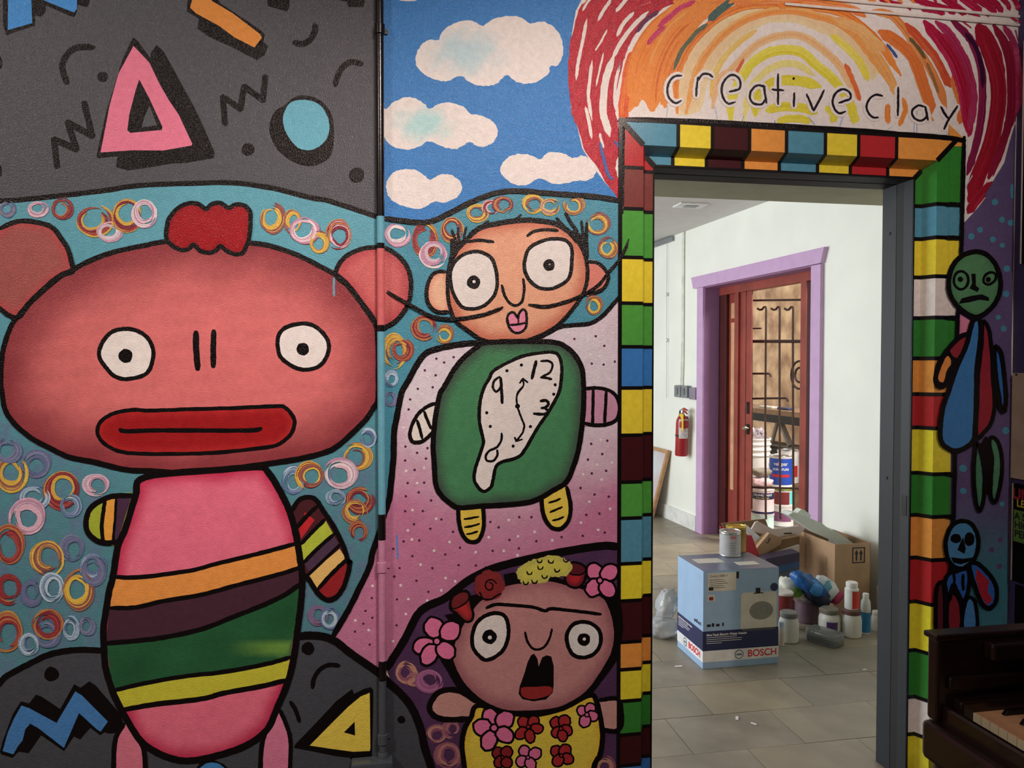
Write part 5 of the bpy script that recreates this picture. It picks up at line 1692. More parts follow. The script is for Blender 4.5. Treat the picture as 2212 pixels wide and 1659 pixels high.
# things behind the gate (standing on the floor of the yard)
OF = -.62
navy, blue, cyan, maroon = mat('navy_print', (38, 44, 84), .5), mat('blue_label', (40, 78, 178), .4), mat('cyan_label', (96, 226, 224), .4), mat('maroon_label', (128, 44, 46), .5)
pinkw, ylw, mag = mat('pinkish_white', (226, 206, 206), .5), mat('yellow_print', (222, 200, 70), .5), mat('magenta_label', (140, 84, 124), .5)
blackp, whp, redpr = mat('black_print', (22, 20, 22), .6), mat('white_print', (240, 238, 236), .6), mat('red_print', (206, 40, 52), .5)


def stackz(px, py, off=OF):
    p = wallpt(px, py, off)
    return p


def dscale(p):
    return float((p - CAM) @ FW) / F


fl = wallpt(1647, 1140, OF)
fl[2] = 0
k_ = dscale(wallpt(1647, 1100, OF))
hz = lambda py, off=OF: max(0.0, float(wallpt(1650, py, off)[2]))
# left stack: pale tub, ceiling paint, rags
cA = np.array([fl[0], fl[1], 0.0])
t, fa = paint_can('paint_tub', 'pale mint white tub at the bottom of the stack in the doorway', cA, 24 * k_, hz(1110), mat('mint_white', (206, 232, 226), .45), whpl, handle=False, cat='tub')
zA = hz(1110) + .004
hA = hz(1056) - zA
cA2 = cA + np.array([0, 0, zA])
t, fa = paint_can('paint_can', 'ceiling paint can with navy label on the mint tub', cA2, 24 * k_, hA, pinkw, whpl, [(.62, .88, navy, -1.7, 1.4), (.0, .12, navy, -1.7, 1.5)], handle=False)
arctext(t, 'CEILING PAINT', cA2, 24 * k_ * 1.0, hA * .79, .026, whp, fa)
arctext(t, 'Primer & Finish', cA2, 24 * k_ * 1.0, hA * .68, .018, ylw, fa)
# rags on the can
cloth1, cloth2 = mat('pink_rag', (226, 190, 190), .9, var=.12, scale=30), mat('olive_rag', (146, 136, 120), .9, var=.12, scale=30)


def lump(name, label, cat, c, sx, sy, sz, m, yaw=0.0, seed=1, amp=.22, tilt=0.0, flat=False, group=None, n=22, rows=12):
    """crumpled soft thing"""
    rs = random.Random(seed)
    ph = [(rs.uniform(0, 6), rs.uniform(2, 5), rs.uniform(2, 6)) for _ in range(5)]
    ax = axes(yaw)
    if tilt:
        ct, st = math.cos(tilt), math.sin(tilt)
        ax = np.array([ax[0] * ct + ax[2] * st, ax[1], ax[2] * ct - ax[0] * st])
    vs, fs = [], []
    for i in range(rows + 1):
        th = math.pi * i / rows
        for k in range(n):
            f = 2 * math.pi * k / n
            d = np.array([math.sin(th) * math.cos(f), math.sin(th) * math.sin(f), math.cos(th)])
            g = 1 + amp * sum(math.sin(p[1] * d[0] * 2 + p[0]) * math.cos(p[2] * d[1] * 2 + p[0] * 2 + d[2] * p[1]) for p in ph) / 3
            e = np.sign(d) * np.abs(d) ** .8
            v = ax[0] * e[0] * sx * g + ax[1] * e[1] * sy * g + ax[2] * e[2] * sz * g
            vs.append(np.asarray(c) + v)
    fs = [(i * n + k, i * n + (k + 1) % n, (i + 1) * n + (k + 1) % n, (i + 1) * n + k) for i in range(rows) for k in range(n)]
    q = MB().add(vs, fs)
    q.smooth = q.soft = True
    return q


def lumpthing(name, label, cat, c, sx, sy, sz, m, **kw):
    o = lump(name, label, cat, c, sx, sy, sz, m, **kw).build(name, m)
    return tag(o, label, cat)


ztop = hz(1056)
lumpthing('rag', 'crumpled pink rag draped on the ceiling paint can', 'rag', cA + np.array([-.01, 0, ztop + .055]), .095, .09, .042, cloth1, seed=3, amp=.3)
lumpthing('rag', 'rolled olive rag on top of the pink rag', 'rag', cA + np.array([.0, .02, ztop + .145]), .085, .06, .036, cloth2, seed=8, amp=.15)
# tall white bucket with rags, further back
OB = -.95
kb = dscale(wallpt(1640, 1000, OB))
fb_ = wallpt(1636, 1000, OB)
rB = 27 * kb
cB = np.array([fb_[0], fb_[1], 0.0])
hB = float(wallpt(1640, 946, OB)[2])
t = thing('plastic_bucket', 'tall white ribbed plastic bucket full of rags behind the gate', 'bucket', cB)
pr = [(rB * .86, 0), (rB * .9, .02), (rB * .97, hB * .72)]
for k in range(3):
    z = hB * (.76 + .07 * k)
    pr += [(rB * .97, z), (rB * 1.07, z + .01), (rB * 1.07, z + .02), (rB * .97, z + .03)]
pr += [(rB * 1.0, hB - .02), (rB * 1.06, hB - .015), (rB * 1.06, hB), (rB * .95, hB), (rB * .93, hB - .05), (.01, hB - .05)]
MB().lathe(pr, cB, 30).build('body', whpl, t)
q = MB()
arcband(q, cB, rB * .955, hB * .28, hB * .66, facing(cB) - .1, facing(cB) + 1.1)
q.build('label_band', mat('grey_blue_label', (84, 96, 112), .5), t)
lumpthing('rag', 'dark and white rags heaped in the tall bucket', 'rag', cB + np.array([-.02, 0, hB]), rB * .8, rB * .7, .09, mat('spotted_rag', (60, 52, 52), .9, rgb2=(206, 190, 196), scale=26), seed=5, amp=.35)
# right stack: bucket, red can, blue valspar can
OR_ = -.88
kr = dscale(wallpt(1685, 1100, OR_))
fr_ = wallpt(1690, 1120, OR_)
cR = np.array([fr_[0], fr_[1], 0.0])
h1 = float(wallpt(1690, 1090, OR_)[2])
t, fa = paint_can('plastic_bucket', 'white bucket with magenta label under the red can behind the gate', cR, 23 * kr, h1, whpl, whpl, [(.25, .72, mag, -1.1, .9)], handle=False, cat='bucket')
h2 = float(wallpt(1690, 1057, OR_)[2]) - h1
t, fa = paint_can('paint_can', 'red labelled can with cyan patch under the blue can', cR + np.array([0.0, 0, h1 + .004]), 22 * kr, h2 - .004, whpl, chrome, [(.08, .98, maroon, -1.3, .7), (.1, .98, cyan, .75, 1.4)], handle=False)
z3 = h1 + h2 + .004
h3 = float(wallpt(1690, 983, OR_)[2]) - z3 - .03
tag(MB().lathe([(20 * kr, 0), (21 * kr, .005), (21 * kr, .022), (20 * kr, .026)], cR + np.array([0, 0, z3]), 24).build('can_lid', mat('lime_lid', (188, 208, 92), .4)), 'lime green lid squeezed between the red can and the blue can', 'lid')
cV = cR + np.array([-.02, 0, z3 + .028])
t, fa = paint_can('paint_can', 'blue labelled paint can on top of the stack behind the gate', cV, 24 * kr, h3, whpl, chrome, [(.08, .93, blue, -1.45, 1.45)])
arctext(t, 'valspar', cV, 24 * kr * 1.0, h3 * .76, .045, whp, fa)
arctext(t, 'SIGNATURE', cV, 24 * kr * 1.0, h3 * .58, .028, whp, fa)
q = MB()
arcband(q, cV, 24 * kr * .99, .33 * h3, .42 * h3, fa - .8, fa + .8)
q.build('label_swoosh', redpr, t)
cW = cR + np.array([.36, .36, 0])
t, fa = paint_can('paint_can', 'white can with red patch standing behind the blue can', np.array([cW[0] - .1, cW[1], z3 + .0]), 24 * kr, h3 + .03, whpl, chrome, [(.2, .55, redpr, .2, 1.0)], handle=False)
tag(MB().bx(cW[0] - .22, cW[0] + .3, cW[1] - .13, cW[1] + .2, 0, z3 - .002).build('wooden_crate', plank, bevel=.006), 'rough wooden crate carrying the white can behind the gate', 'crate')

# ------------------------------------------------------------------ on the storage wall
greyp = mat('grey_box_metal', (134, 138, 142), .45, metal=.3)
EB = thing('outlet_box', 'grey double outlet box with two thin pipes on the white wall', 'outlet', sp(.34, 1.2))
for s_ in (.40, .265):
    q = MB()
    sidebox(q, s_ - .058, s_ + .058, 1.155, 1.262, 0.001, .05)
    q.build('box', greyp, EB, bevel=.008)
    q = MB()
    sidebox(q, s_ - .02, s_ + .02, 1.18, 1.24, .05, .056)
    q.build('socket', mat('socket_grey', (104, 108, 112), .4), EB, bevel=.004)
q = MB()
sidebox(q, .088, .205, 1.145, 1.25, .001, .03)
q.build('raceway', mat('mauve_grey', (140, 130, 146), .5), EB, bevel=.004)
offw = mat('painted_pipe', (226, 226, 216), .5)
for s0_, s1_ in ((.365, .355), (.395, .375)):
    MB().tube([sp(s0_, 1.26, .012), sp(s0_ - .01, 1.5, .012), sp(s1_, 1.7, .012), sp(s1_ + .0, H2 - .002, .012)], .009, 8).build('pipe', offw, EB)
RL_ = thing('hanging_rail', 'grey metal picture rail just under the storage ceiling', 'rail', sp(.6, 2.6))
q = MB()
sidebox(q, .56, 2.8, 2.585, 2.628, .001, .03)
q.build('rail', greyp, RL_, bevel=.004)
WR = thing('hanging_wire', 'thin wire hanging from the picture rail with small clips', 'wire', onside(1440, 735, .02))
MB().tube([onside(1441, 519, .02), onside(1440, 640, .02), onside(1440, 860, .02)], .0018, 6).build('wire', greyp, WR)
for py in (636, 735):
    MB().lathe([(.004, -.018), (.011, -.012), (.011, .012), (.004, .018)], onside(1440, py, .022), 10).build('clip', chrome, WR)
vp = G(1492, 442, H2)
VN = thing('ceiling_vent', 'small pale vent plate on the storage ceiling', 'vent', vp)
MB().box(vp + np.array([0, 0, -.006]), (.22, .16, .011)).build('plate', mat('vent_white', (222, 222, 220), .5), VN, bevel=.003)
MB().box(vp + np.array([0, 0, -.013]), (.1, .07, .004)).build('slot', greyp, VN)

# fire extinguisher
exr = mat('extinguisher_red', (158, 30, 36), .3, var=.05)
eb = onside(1471.5, 984, .08)
ke = dscale(eb)
re = 13.6 * ke
he = float(onside(1474, 895, .08)[2]) - eb[2]
lean = -SD * .06 + np.array([0, 0, 1.0])
lean = lean / np.linalg.norm(lean)
exa = np.array([SD - lean * (SD @ lean), np.cross(lean, SD), lean])
EX = thing('fire_extinguisher', 'red fire extinguisher with yellow tag on the white wall', 'fire extinguisher', eb)
MB().lathe([(re * .93, 0), (re, .012), (re, he * .80), (re * .93, he * .87), (re * .7, he * .94), (re * .4, he * .98), (re * .3, he)], eb, 26, exa).build('cylinder', exr, EX)
MB().lathe([(re * .3, he), (re * .34, he + .012), (re * .34, he + .04), (re * .2, he + .05)], eb, 14, exa).build('valve', chrome, EX)
tp = eb + lean * (he + .04)
MB().tube([tp + SD * .02, tp - SD * .03 + lean * .012, tp - SD * .085 + lean * .002], [.010, .010, .007], 8).build('lever', exr, EX)
MB().tube([tp - lean * .014 + SD * .01, tp - SD * .05 - lean * .012, tp - SD * .085 - lean * .03], [.009, .008, .006], 8).build('lever', exr, EX)
MB().tube([tp + SD * .01, tp + SD * .045 - lean * .01, tp + SD * .06 - lean * .08, tp + SD * .058 - lean * .17], [.008, .009, .009, .01], 8).build('hose', mat('black_hose', (24, 22, 24), .6), EX)
MB().lathe([(re * 1.02, 0), (re * 1.05, .004), (re * 1.05, .012), (re * 1.02, .016)], eb + lean * he * .47, 26, exa).build('bracket_strap', dark, EX)
q = MB()
fa = facing(eb)
arcband(q, eb + lean * he * .62, re * 1.015, -.07, .10, fa - .5, fa + 1.15)
q.build('label_sheet', mat('label_white', (222, 220, 216), .5, rgb2=(170, 164, 160), scale=60), EX)
tc_ = eb + lean * he * .82 + np.array([math.cos(fa), math.sin(fa), 0]) * (re * 1.12)
MB().box(tc_ + SD * .018, (.075, .003, .145), np.array([SD, SN, [0, 0, 1]])).build('yellow_tag', mat('tag_yellow', (226, 186, 40), .6), EX)
MB().lathe([(.005, 0), (.02, .002), (.02, .006)], eb + lean * (he * .9) + SN * -.05, 10, np.array([SD, [0, 0, 1], SN])).build('wall_hook', greyp, EX)

# leaning frame
f0 = G(1412, 1120)
f1 = onside(1449, 974, .012)
wv = SD * .62
nrm = np.cross(wv, f1 - f0)
nrm = nrm / np.linalg.norm(nrm)
if nrm @ SN < 0:
    nrm = -nrm
LF = thing('picture_frame', 'wooden framed picture leaning on the storage wall beside the doorway', 'picture', f0)
wood = mat('light_frame_wood', (176, 134, 92), .5, var=.12, scale=18)
upv = (f1 - f0)


def fq(u0, u1, v0, v1):
    return [f0 + wv * u0 + upv * v0, f0 + wv * u1 + upv * v0, f0 + wv * u1 + upv * v1, f0 + wv * u0 + upv * v1]


for (u0, u1, v0, v1) in ((0, .06, 0, 1), (.94, 1, 0, 1), (.06, .94, 0, .05), (.06, .94, .95, 1)):
    MB().slab(fq(u0, u1, v0, v1), nrm, .028).build('frame_rail', wood, LF)
MB().slab(fq(.06, .94, .05, .95), nrm, .012).build('picture', mat('pale_print', (206, 212, 216), .5, scale=3.2, rgb2=(196, 150, 160)), LF)

# ------------------------------------------------------------------ printed blue carton with cans on top
A = G(1518, 1446)
B = G(1681, 1433)
Cn = G(1454, 1397)
u = B - A
lu = np.linalg.norm(u)
u = u / lu
v = np.array([-u[1], u[0], 0])
lv = float((Cn - A) @ v) * 1.0
HB = .47
zup = np.array([0, 0, 1.0])
BX = thing('water_heater_carton', 'blue printed BOSCH water heater carton standing on the tile floor'.replace('BOSCH ', ''), 'carton', A)
lb = mat('light_blue_card', (150, 180, 214), .42, var=.03)
nv = mat('navy_card', (34, 40, 84), .42)
wc = mat('white_card', (226, 226, 228), .42)
MB().box(A + u * lu / 2 + v * lv / 2 + zup * HB / 2, (lu, lv, HB), np.array([u, v, zup])).build('body', lb, BX, bevel=.002)


def faceq(O, du, L, n_, u0, u1, v0, v1, m_, name, eps=.0008):
    q = MB()
    q.slab([O + du * L * u0 + zup * HB * v0, O + du * L * u1 + zup * HB * v0, O + du * L * u1 + zup * HB * v1, O + du * L * u0 + zup * HB * v1], n_, eps)
    return q.build(name, m_, BX)


def disc(O, du, L, n_, cu, cv, ru, rv, m_, name, eps=.0012, n=24, inner=0):
    q = MB()
    cpt = O + du * L * cu + zup * HB * cv
    pts = [cpt + du * (ru * math.cos(2 * math.pi * k / n)) + zup * (rv * math.sin(2 * math.pi * k / n)) for k in range(n)]
    q.slab(pts, n_, eps)
    return q.build(name, m_, BX)


logom = mat('logo_grey', (120, 128, 138), .35, metal=.4)
picm, devm = mat('picture_card', (206, 202, 192), .45), mat('device_grey', (132, 130, 124), .45)
for O, du, L, n_, w_ in ((A, u, lu, -v, 0), (Cn - v * ((Cn - A) @ v - lv) - u * ((Cn - A) @ u), -v, lv, -u, 1)):
    faceq(O, du, L, n_, 0, 1, .185, .385, nv, 'navy_band')
    faceq(O, du, L, n_, 0, 1, .07, .185, wc, 'white_band')
    e_ = n_ * .0014
    if w_ == 0:
        textmesh('brand_lettering', BX, 'BOSCH', O + du * L * .585 + zup * HB * .127 + e_, du, zup, .047, redpr, bold=.0008)
        disc(O, du, L, n_, .475, .127, .023, .023, logom, 'logo_ring')
        disc(O, du, L, n_, .475, .127, .018, .018, wc, 'logo_ground', .0016)
        faceq(O, du, L, n_, .44, .51, .117, .137, logom, 'logo_bar', .002)
        textmesh('product_lettering', BX, 'Mini-Tank Electric Water Heater', O + du * L * .045 + zup * HB * .345 + e_, du, zup, .0155, whp, bold=.0003)
        for k, ln in enumerate((.40, .47, .46, .2)):
            faceq(O, du, L, n_, .045, .045 + ln, .318 - k * .02, .322 - k * .02, whp, 'small_print', .0012)
        faceq(O, du, L, n_, .06, .43, .79, .975, picm, 'address_label')
        textmesh('label_print', BX, 'Tronic 3000 T', O + du * L * .08 + zup * HB * .945 + n_ * .0012, du, zup, .016, blackp)
        for k in range(5):
            faceq(O, du, L, n_, .08, .26 + .03 * (k % 3), .905 - k * .02, .909 - k * .02, blackp, 'small_print', .0012)
        faceq(O, du, L, n_, .07, .13, .80, .835, blackp, 'label_code', .0012)
        faceq(O, du, L, n_, .43, .465, .91, .98, blackp, 'label_tab', .0012)
        faceq(O, du, L, n_, .06, .155, .69, .755, picm, 'small_sticker')
        faceq(O, du, L, n_, .075, .13, .70, .735, maroon, 'sticker_code', .0012)
        pts = []
        for (cu, cv) in ((.54, .40), (.925, .40), (.925, .72), (.54, .72)):
            pts.append((cu, cv))
        q = MB()
        rp = []
        for i, (cu, cv) in enumerate(pts):
            for k in range(5):
                a_ = math.pi + i * math.pi / 2 + k * math.pi / 8
                rp.append(O + du * (L * cu + .018 * math.cos(a_)) + zup * (HB * cv + .018 * math.sin(a_)))
        q.slab(rp, n_, .0008)
        q.build('product_picture', picm, BX)
        disc(O, du, L, n_, .765, .565, .062, .045, devm, 'device_oval')
        disc(O, du, L, n_, .80, .575, .022, .022, logom, 'device_dial', .0016)
        disc(O, du, L, n_, .80, .575, .017, .017, devm, 'device_dial', .002)
        disc(O, du, L, n_, .935, .80, .02, .02, nv, 'round_badge')
        faceq(O, du, L, n_, .69, .75, .745, .80, blackp, 'fitting_picture', .0012)
        faceq(O, du, L, n_, .66, .79, .742, .752, blackp, 'fitting_picture', .0012)
        ic = [(.05, .10), (.115, .145), (.17, .215), (.25, .27)]
    else:
        textmesh('brand_lettering', BX, 'BOSCH', O + du * L * .46 + zup * HB * .127 + e_, du, zup, .042, redpr, bold=.0016)
        disc(O, du, L, n_, .33, .127, .022, .022, logom, 'logo_ring')
        disc(O, du, L, n_, .33, .127, .017, .017, wc, 'logo_ground', .0016)
        faceq(O, du, L, n_, .29, .37, .117, .137, logom, 'logo_bar', .002)
        textmesh('product_lettering', BX, 'Mini-Tank Electric Water Heater', O + du * L * .05 + zup * HB * .345 + e_, du, zup, .0125, whp, bold=.0003)
        for k, ln in enumerate((.38, .46, .42, .2)):
            faceq(O, du, L, n_, .05, .05 + ln, .318 - k * .02, .322 - k * .02, whp, 'small_print', .0012)
        ic = [(.68, .74), (.76, .80), (.83, .88), (.91, .93)]
    for k, (a0, a1) in enumerate(ic):
        faceq(O, du, L, n_, a0, a1, .43, .455 + .01 * (k % 2), blackp, 'care_icon', .0012)
# stickers and tape on the lid
MB().slab([A + zup * HB, A + u * lu + zup * HB, A + u * lu + v * lv + zup * HB, A + v * lv + zup * HB], zup, .0006).build('lid', mat('slate_card', (100, 108, 130), .3), BX)
lidz = zup * HB
O = A + lidz
for (a0, a1, b0_, b1_, m_) in ((.0, 1.0, .36, .64, mat('grey_tape', (112, 118, 132), .3)), (.10, .45, .45, .72, picm), (.56, .84, .22, .42, picm)):
    MB().slab([O + u * lu * a0 + v * lv * b0_, O + u * lu * a1 + v * lv * b0_, O + u * lu * a1 + v * lv * b1_, O + u * lu * a0 + v * lv * b1_], zup, .0008 if m_ is not picm else .0014).build('lid_sticker', m_, BX)
lblm = mat('can_label_grey', (178, 178, 182), .45)
c1 = G(1577, 1199, HB + .0015)
c1[2] = HB + .0016
t, fa = paint_can('paint_can', 'small silver can with grey label on the blue carton', c1, .054, .125, chrome, chrome, [(.04, .9, lblm, -1.5, 1.5)], handle=False)
q = MB()
arcband(q, c1, .0534, .094, .108, fa + .0, fa + .6)
q.build('red_print', mat('faded_red_print', (190, 120, 126), .5), t)
for k in range(5):
    q = MB()
    arcband(q, c1, .0534, .02 + k * .013, .0225 + k * .013, fa - .05, fa + .55)
    q.build('small_print', greyp, t)
c2 = c1 + np.array([.075, .085, 0])
paint_can('paint_can', 'small yellow lacquered can behind the silver can on the blue carton', c2, .052, .128, mat('mustard_tin', (150, 116, 34), .35), mat('gold_tin', (206, 176, 60), .3, metal=.6), handle=False)

# ------------------------------------------------------------------ cartons behind
card, cardd = mat('brown_card', (176, 142, 110), .75, var=.06), mat('brown_card_inside', (136, 106, 76), .8, var=.06)
N0 = np.array([2.589, 1.669, 0.0])
LX, LY, HC = .226, .372, .424
CT = thing('open_carton', 'open brown carton with white foam sticking out beside the wall', 'carton', N0)
tk = .005
for (x0, x1, y0, y1, m_) in ((0, tk, 0, LY, card), (LX - tk, LX, 0, LY, cardd), (tk, LX - tk, 0, tk, card), (tk, LX - tk, LY - tk, LY, cardd)):
    MB().bx(N0[0] + x0, N0[0] + x1, N0[1] + y0, N0[1] + y1, 0, HC).build('side_panel', m_, CT)
MB().bx(N0[0] + tk, N0[0] + LX - tk, N0[1] + tk, N0[1] + LY - tk, 0, .01).build('bottom', cardd, CT)
lx = N0[0] - .0006
for k, (yy, wd) in enumerate(((N0[1] + .30, 'THIS BOX IS'), (N0[1] + .085, 'PAINT PROUDLY'))):
    textmesh('print', CT, wd, (lx, yy, .36 if k == 0 else .33), (0, 0, -1), (0, -1, 0), .028, mat('carton_print', (110, 84, 64), .8))
q = MB()
fx, fy = N0[0] + .11, N0[1] - .0008
for (x0, x1, z0, z1) in ((0, .08, .31, .316), (0, .08, .395, .401), (0, .006, .31, .401), (.074, .08, .31, .401)):
    q.bx(fx + x0, fx + x1, fy - .0006, fy, z0, z1)
for ax_ in (.022, .05):
    q.bx(fx + ax_, fx + ax_ + .009, fy - .0006, fy, .325, .365)
    q.add([(fx + ax_ - .007, fy - .0005, .362), (fx + ax_ + .016, fy - .0005, .362), (fx + ax_ + .0045, fy - .0005, .388)], [(0, 1, 2)])
q.build('up_arrows', blackp, CT)
foam = mat('white_foam', (214, 220, 212), .8, var=.03, bump=.2, bscale=120)
FO = thing('foam_insert', 'white foam packing piece poking out of the open carton', 'foam', plane_y(1800, 1170, 1.84))
MB().slab([plane_y(x, y, 1.80) for x, y in ((1703, 1113), (1712, 1107), (1724, 1109), (1775, 1130), (1795, 1146), (1801, 1144), (1842, 1172), (1842, 1215), (1815, 1215), (1808, 1172), (1765, 1153))], (0, 1, 0), .09).build('slab', foam, FO)
MB().slab([plane_y(x, y, 1.83) for x, y in ((1720, 1116), (1722, 1108), (1731, 1100), (1738, 1102), (1752, 1113), (1748, 1124), (1742, 1130))], (0, 1, 0), .05).build('knob', foam, FO)

OC = thing('flattened_carton', 'collapsed brown and red carton with open white flaps behind the blue carton', 'carton', (2.0, 2.0, 0))
whc = mat('white_inner_card', (216, 202, 196), .7, var=.04)
rdc = mat('red_card', (178, 44, 52), .6)
for px_, yd_, t_, m_, nm_ in (
        (((1559, 1131), (1653, 1121), (1664, 1150), (1664, 1215), (1590, 1215), (1575, 1160)), 2.16, .012, cardd, 'back_flap'),
        (((1556, 1136), (1566, 1140), (1574, 1215), (1566, 1215)), 2.13, .012, rdc, 'side_panel'),
        (((1610, 1156), (1624, 1157), (1641, 1202), (1641, 1235), (1606, 1235)), 1.86, .012, rdc, 'side_panel'),
        (((1622, 1146), (1632, 1128), (1638, 1126), (1670, 1143), (1726, 1136), (1740, 1139), (1725, 1160), (1690, 1164), (1660, 1158)), 1.98, .012, whc, 'inner_flap'),
        (((1632, 1188), (1662, 1152), (1690, 1163), (1686, 1176), (1642, 1203)), 1.90, .03, card, 'folded_panel'),
        (((1642, 1203), (1688, 1166), (1727, 1158), (1727, 1176), (1660, 1206), (1646, 1232)), 1.92, .2, cardd, 'folded_panel'),
        (((1640, 1206), (1727, 1177), (1727, 1196), (1660, 1212)), 1.90, .2, whc, 'inner_flap'),
        (((1606, 1136), (1611, 1133), (1618, 1138), (1642, 1160), (1630, 1171), (1613, 1152)), 1.88, .008, mat('receipt_white', (226, 228, 232), .6), 'paper_strip')):
    MB().slab([plane_y(x, y, yd_) for x, y in px_], (0, 1, 0), t_).build(nm_, m_, OC)
textmesh('print', OC, '3', plane_y(1656, 1166, 1.898), (.8, 0, -.6), (.6, 0, .8), .05, blackp)
MB().slab([plane_y(x, y, 1.979) for x, y in ((1693, 1151.5), (1710, 1150.5), (1710, 1153), (1693, 1154))], (0, -1, 0), .001).build('small_print', blackp, OC)
NB = thing('navy_carton', 'dark navy carton lying between the blue carton and open brown carton', 'carton', (2.2, 1.75, 0))
MB().slab([plane_y(x, y, 1.76) for x, y in ((1655, 1207), (1727, 1193), (1727, 1212), (1655, 1228))], (0, 1, 0), .09).build('lid', mat('plum_card', (58, 44, 66), .6), NB)
MB().slab([plane_y(x, y, 1.77) for x, y in ((1655, 1228), (1727, 1212), (1727, 1226), (1655, 1243))], (0, 1, 0), .08).build('band', mat('steel_blue_card', (50, 84, 122), .6), NB)
p1, p2 = plane_y(1655, 1243, 1.78), plane_y(1727, 1226, 1.78)
MB().slab([(p1[0], 1.78, 0), (p2[0], 1.78, 0), tuple(p2), tuple(p1)], (0, 1, 0), .07).build('body', mat('grey_card', (92, 94, 100), .7), NB)


# ------------------------------------------------------------------ jars and buckets on the floor
def jar(name, label, px, pyb, wpx, pyt, bodym, lidm, lidfrac=.16, neck=.72, square=False, label_m=None, z0=0.0, cat='jar', shoulder=.78):
    c = G(px, pyb, z0)
    k = dscale(c)
    r = wpx / 2 * k
    c = c + np.array([FW[0], FW[1], 0]) * r
    c[2] = z0
    h = (pyb - pyt) * k * 1.0
    t = thing(name, label, cat, c)
    hl = h * lidfrac
    hb = h - hl
    MB().lathe([(r * .9, 0), (r, h * .04), (r * 1.0, hb * shoulder), (r * .94, hb * .9), (r * neck * 1.02, hb), (r * neck, hb + hl * .3)], c, 28).build('body', bodym, t)
    rl = r * neck * 1.04
    MB().lathe([(rl, hb + hl * .12), (rl * 1.02, hb + hl * .2), (rl * 1.02, h - .004), (rl * .94, h)], c, 28).build('lid', lidm, t)
    fa = facing(c)
    if label_m:
        q = MB()
        arcband(q, c, r * 1.006, label_m[1] * hb, label_m[2] * hb, fa + label_m[3], fa + label_m[4])
        q.build('label_band', label_m[0], t)
    return t, c, r, h


jarm = mat('milky_plastic', (206, 202, 192), .45, var=.03)
lidg = mat('grey_lid', (122, 120, 114), .5)
jar('plastic_jar', 'squat white jar with grey lid right beside the blue carton', 1711, 1392, 42, 1327, jarm, lidg, .2, .84)
jar('plastic_jar', 'squat white jar with grey lid and purple label', 1801, 1377, 46, 1320, jarm, mat('olive_lid', (116, 110, 98), .5), .22, .78, label_m=(mat('purple_label', (84, 48, 112), .5), .25, .72, -.25, .8))
t, cj, rj, hj = jar('plastic_jar', 'squat white jar with dark red lid carrying a bottle', 1848, 1381, 42, 1321, jarm, mat('oxblood_lid', (98, 62, 58), .5), .2, .86)
cz = cj.copy()
cz[2] = hj + .001
kk = dscale(cz)
BT = thing('supplement_bottle', 'white bottle with red label standing on the red lidded jar', 'bottle', cz)
rb_ = 14.5 * kk
hb_ = 58 * kk
MB().lathe([(rb_ * .92, 0), (rb_, .004), (rb_, hb_ * .74), (rb_ * .8, hb_ * .8), (rb_ * .78, hb_ * .83)], cz, 26).build('body', mat('bottle_white', (222, 220, 216), .4), BT)
MB().lathe([(rb_ * .8, hb_ * .83), (rb_ * .84, hb_ * .84), (rb_ * .84, hb_ * .97), (rb_ * .74, hb_)], cz, 26).build('cap', whpl, BT)
fa = facing(cz)
q = MB()
arcband(q, cz, rb_ * 1.01, hb_ * .05, hb_ * .7, fa + .1, fa + 1.5)
q.build('label_band', mat('bright_red_label', (200, 44, 40), .5), BT)
jar('spray_bottle', 'tall white bottle with blue label near the door jamb', 1874, 1371, 20, 1284, mat('bottle_pale', (206, 208, 206), .45), whpl, .12, .6, label_m=(mat('azure_label', (38, 118, 168), .45), .05, .62, -1.2, 1.4), cat='bottle')
jar('plastic_jar', 'small white jar at the edge of the door jamb', 1901, 1366, 26, 1324, jarm, jarm, .2, .8)
jar('glue_bottle', 'slim cream bottle squeezed against the blue carton', 1690, 1396, 12, 1345, mat('cream_plastic', (214, 196, 178), .5), mat('pale_blue_cap', (182, 198, 208), .5), .3, .8, cat='bottle')
t, cp, rp_, hp = jar('purple_bucket', 'dull purple bucket holding bags behind the jars', 1752, 1350, 50, 1300, mat('dull_purple_plastic', (96, 72, 84), .5), mat('dull_purple_rim', (112, 88, 98), .5), .06, .99, cat='bucket', shoulder=.95)
t, cq, rq, hq = jar('paint_can', 'red paint can with dirty white lid next to the blue carton', 1699, 1366, 40, 1282, mat('red_tin', (118, 34, 34), .4), mat('dirty_white_lid', (204, 196, 186), .5), .08, .99, cat='paint can', shoulder=.97)
# carton and jug against the wall at the jamb
kp = G(1890, 1330)
tag(MB().bx(N0[0] + LX + .006, N0[0] + LX + .085, 1.36, 1.62, 0, .19).build('brown_carton', cardd, bevel=.003), 'small brown carton low against the wall behind the bottles', 'carton')
jz = np.array([N0[0] + LX + .045, 1.44, .191])
JG = thing('milk_jug', 'white plastic jug standing on the small brown carton', 'jug', jz)
MB().lathe([(.03, 0), (.036, .02), (.036, .09), (.028, .12), (.014, .14), (.014, .15)], jz, 22).build('body', jarm, JG)
MB().lathe([(.016, .145), (.017, .148), (.017, .162), (.014, .164)], jz, 16).build('cap', whpl, JG)

# soft bags leaning on the carton
bagw = mat('white_green_bag', (206, 206, 186), .5, rgb2=(226, 224, 214), scale=14)
bagb = mat('blue_bag', (34, 98, 168), .4, rgb2=(24, 72, 136), scale=12)
bagd = mat('dark_blue_bag', (24, 34, 58), .5)
bagt = mat('teal_white_bag', (186, 204, 208), .5, rgb2=(226, 224, 222), scale=16)


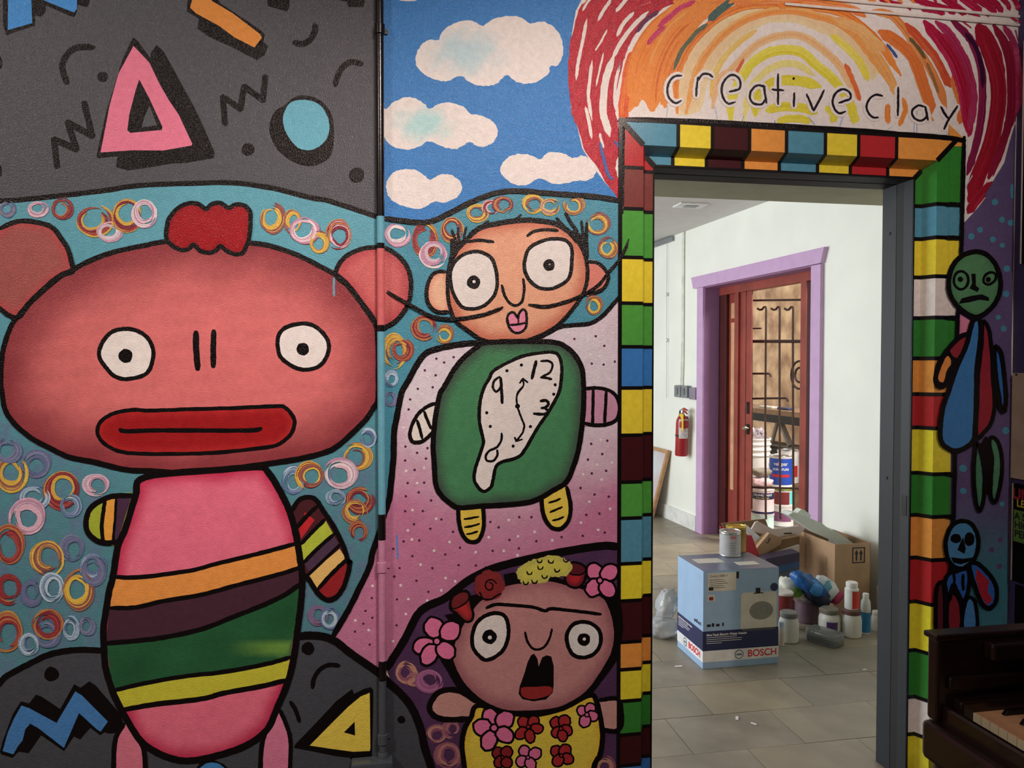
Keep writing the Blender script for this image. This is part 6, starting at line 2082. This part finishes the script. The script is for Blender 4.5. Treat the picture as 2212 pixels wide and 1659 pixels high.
def bag(label, pxa, pxb, yd, wid, thick, m, seed, extras=()):
    a_, b_ = plane_y(*pxa, yd), plane_y(*pxb, yd + .02)
    mid = (a_ + b_) / 2
    d_ = b_ - a_
    L_ = np.linalg.norm(d_)
    d_ = d_ / L_
    tilt = math.atan2(d_[2], math.hypot(d_[0], d_[1]))
    yaw = math.atan2(d_[1], d_[0])
    t = thing('bag', label, 'bag', mid)
    lump('bag', label, 'bag', mid, L_ / 2, thick, wid, m, yaw=yaw, tilt=tilt, seed=seed, amp=.2).build('pouch', m, t)
    for (f_, hw, m2) in extras:
        lump('band', '', '', a_ + (b_ - a_) * f_ + np.array([0, -thick * .35, 0]), hw * L_, thick * .8, wid * .86, m2, yaw=yaw, tilt=tilt, seed=seed, amp=.16).build('printed_band', m2, t)
    return t


bag('cream bag with green print slumped over the red paint can', (1684, 1254), (1758, 1300), 1.64, .045, .05, bagw, 4, ((.38, .14, mat('green_print', (108, 160, 52), .5)), (.8, .12, mat('leaf_green_print', (84, 140, 40), .5))))
bag('bright blue bag leaning on the open brown carton', (1716, 1240), (1782, 1288), 1.56, .045, .045, bagb, 9, ((.55, .25, mat('sky_print', (58, 136, 204), .4)),))
bag('dark navy bag under the bright blue bag', (1742, 1266), (1786, 1304), 1.58, .05, .05, bagd, 12)
bag('white bag with teal stripe and pink edge against the open carton', (1764, 1252), (1806, 1290), 1.60, .05, .035, bagt, 15, ((.35, .2, mat('teal_print', (96, 160, 176), .5)), (.95, .16, mat('pink_print', (168, 48, 92), .5))))
clear = mat('clear_plastic', (226, 230, 230), .12, trans=.85, var=.02, spec=.6)
ct = G(1768, 1394)
CP = thing('plastic_tray_pack', 'long clear plastic pack lying in front of the purple bucket', 'packet', ct)
a_, b_ = G(1738, 1382), G(1805, 1403)
d_ = (b_ - a_) / np.linalg.norm(b_ - a_)
n2 = np.array([-d_[1], d_[0], 0])
MB().box((a_ + b_) / 2 + n2 * .045 + zup * .035, (np.linalg.norm(b_ - a_), .09, .07), np.array([d_, n2, zup])).build('shell', clear, CP, bevel=.012)
MB().box((a_ + b_) / 2 + n2 * .045 + zup * .02, (np.linalg.norm(b_ - a_) * .9, .07, .03), np.array([d_, n2, zup])).build('tray', mat('grey_tray', (96, 98, 94), .5), CP, bevel=.006)
film = mat('thin_plastic_film', (222, 226, 228), .18, trans=.55, var=.03, bump=.6, bscale=40)
PB = thing('plastic_bag', 'crumpled clear plastic bag on the floor left of the blue carton', 'bag', G(1440, 1380))
c0 = G(1442, 1385)
lump('', '', '', c0 + np.array([.0, .06, .05]), .085, .06, .048, film, seed=21, amp=.3).build('lower_folds', film, PB)
lump('', '', '', c0 + np.array([.035, .10, .155]), .05, .05, .085, film, seed=23, amp=.3, tilt=-.3).build('upper_folds', film, PB)
for k, (px, py, s_) in enumerate(((1466, 1440, .018), (1592, 1552, .016), (1628, 1564, .012), (1868, 1447, .01))):
    g_ = G(px, py)
    yaw = k * 1.1
    tag(MB().box(g_ + np.array([0, 0, .0015]), (s_ * 2, s_ * .7, .002), axes(yaw)).build('paper_scrap', wc), ('curled white scrap just left of the blue carton', 'pale scrap on the tiles in front of the blue carton', 'tiny scrap right of the pale scrap on the tiles', 'tiny white scrap on the tiles near the door jamb')[k], 'scrap')
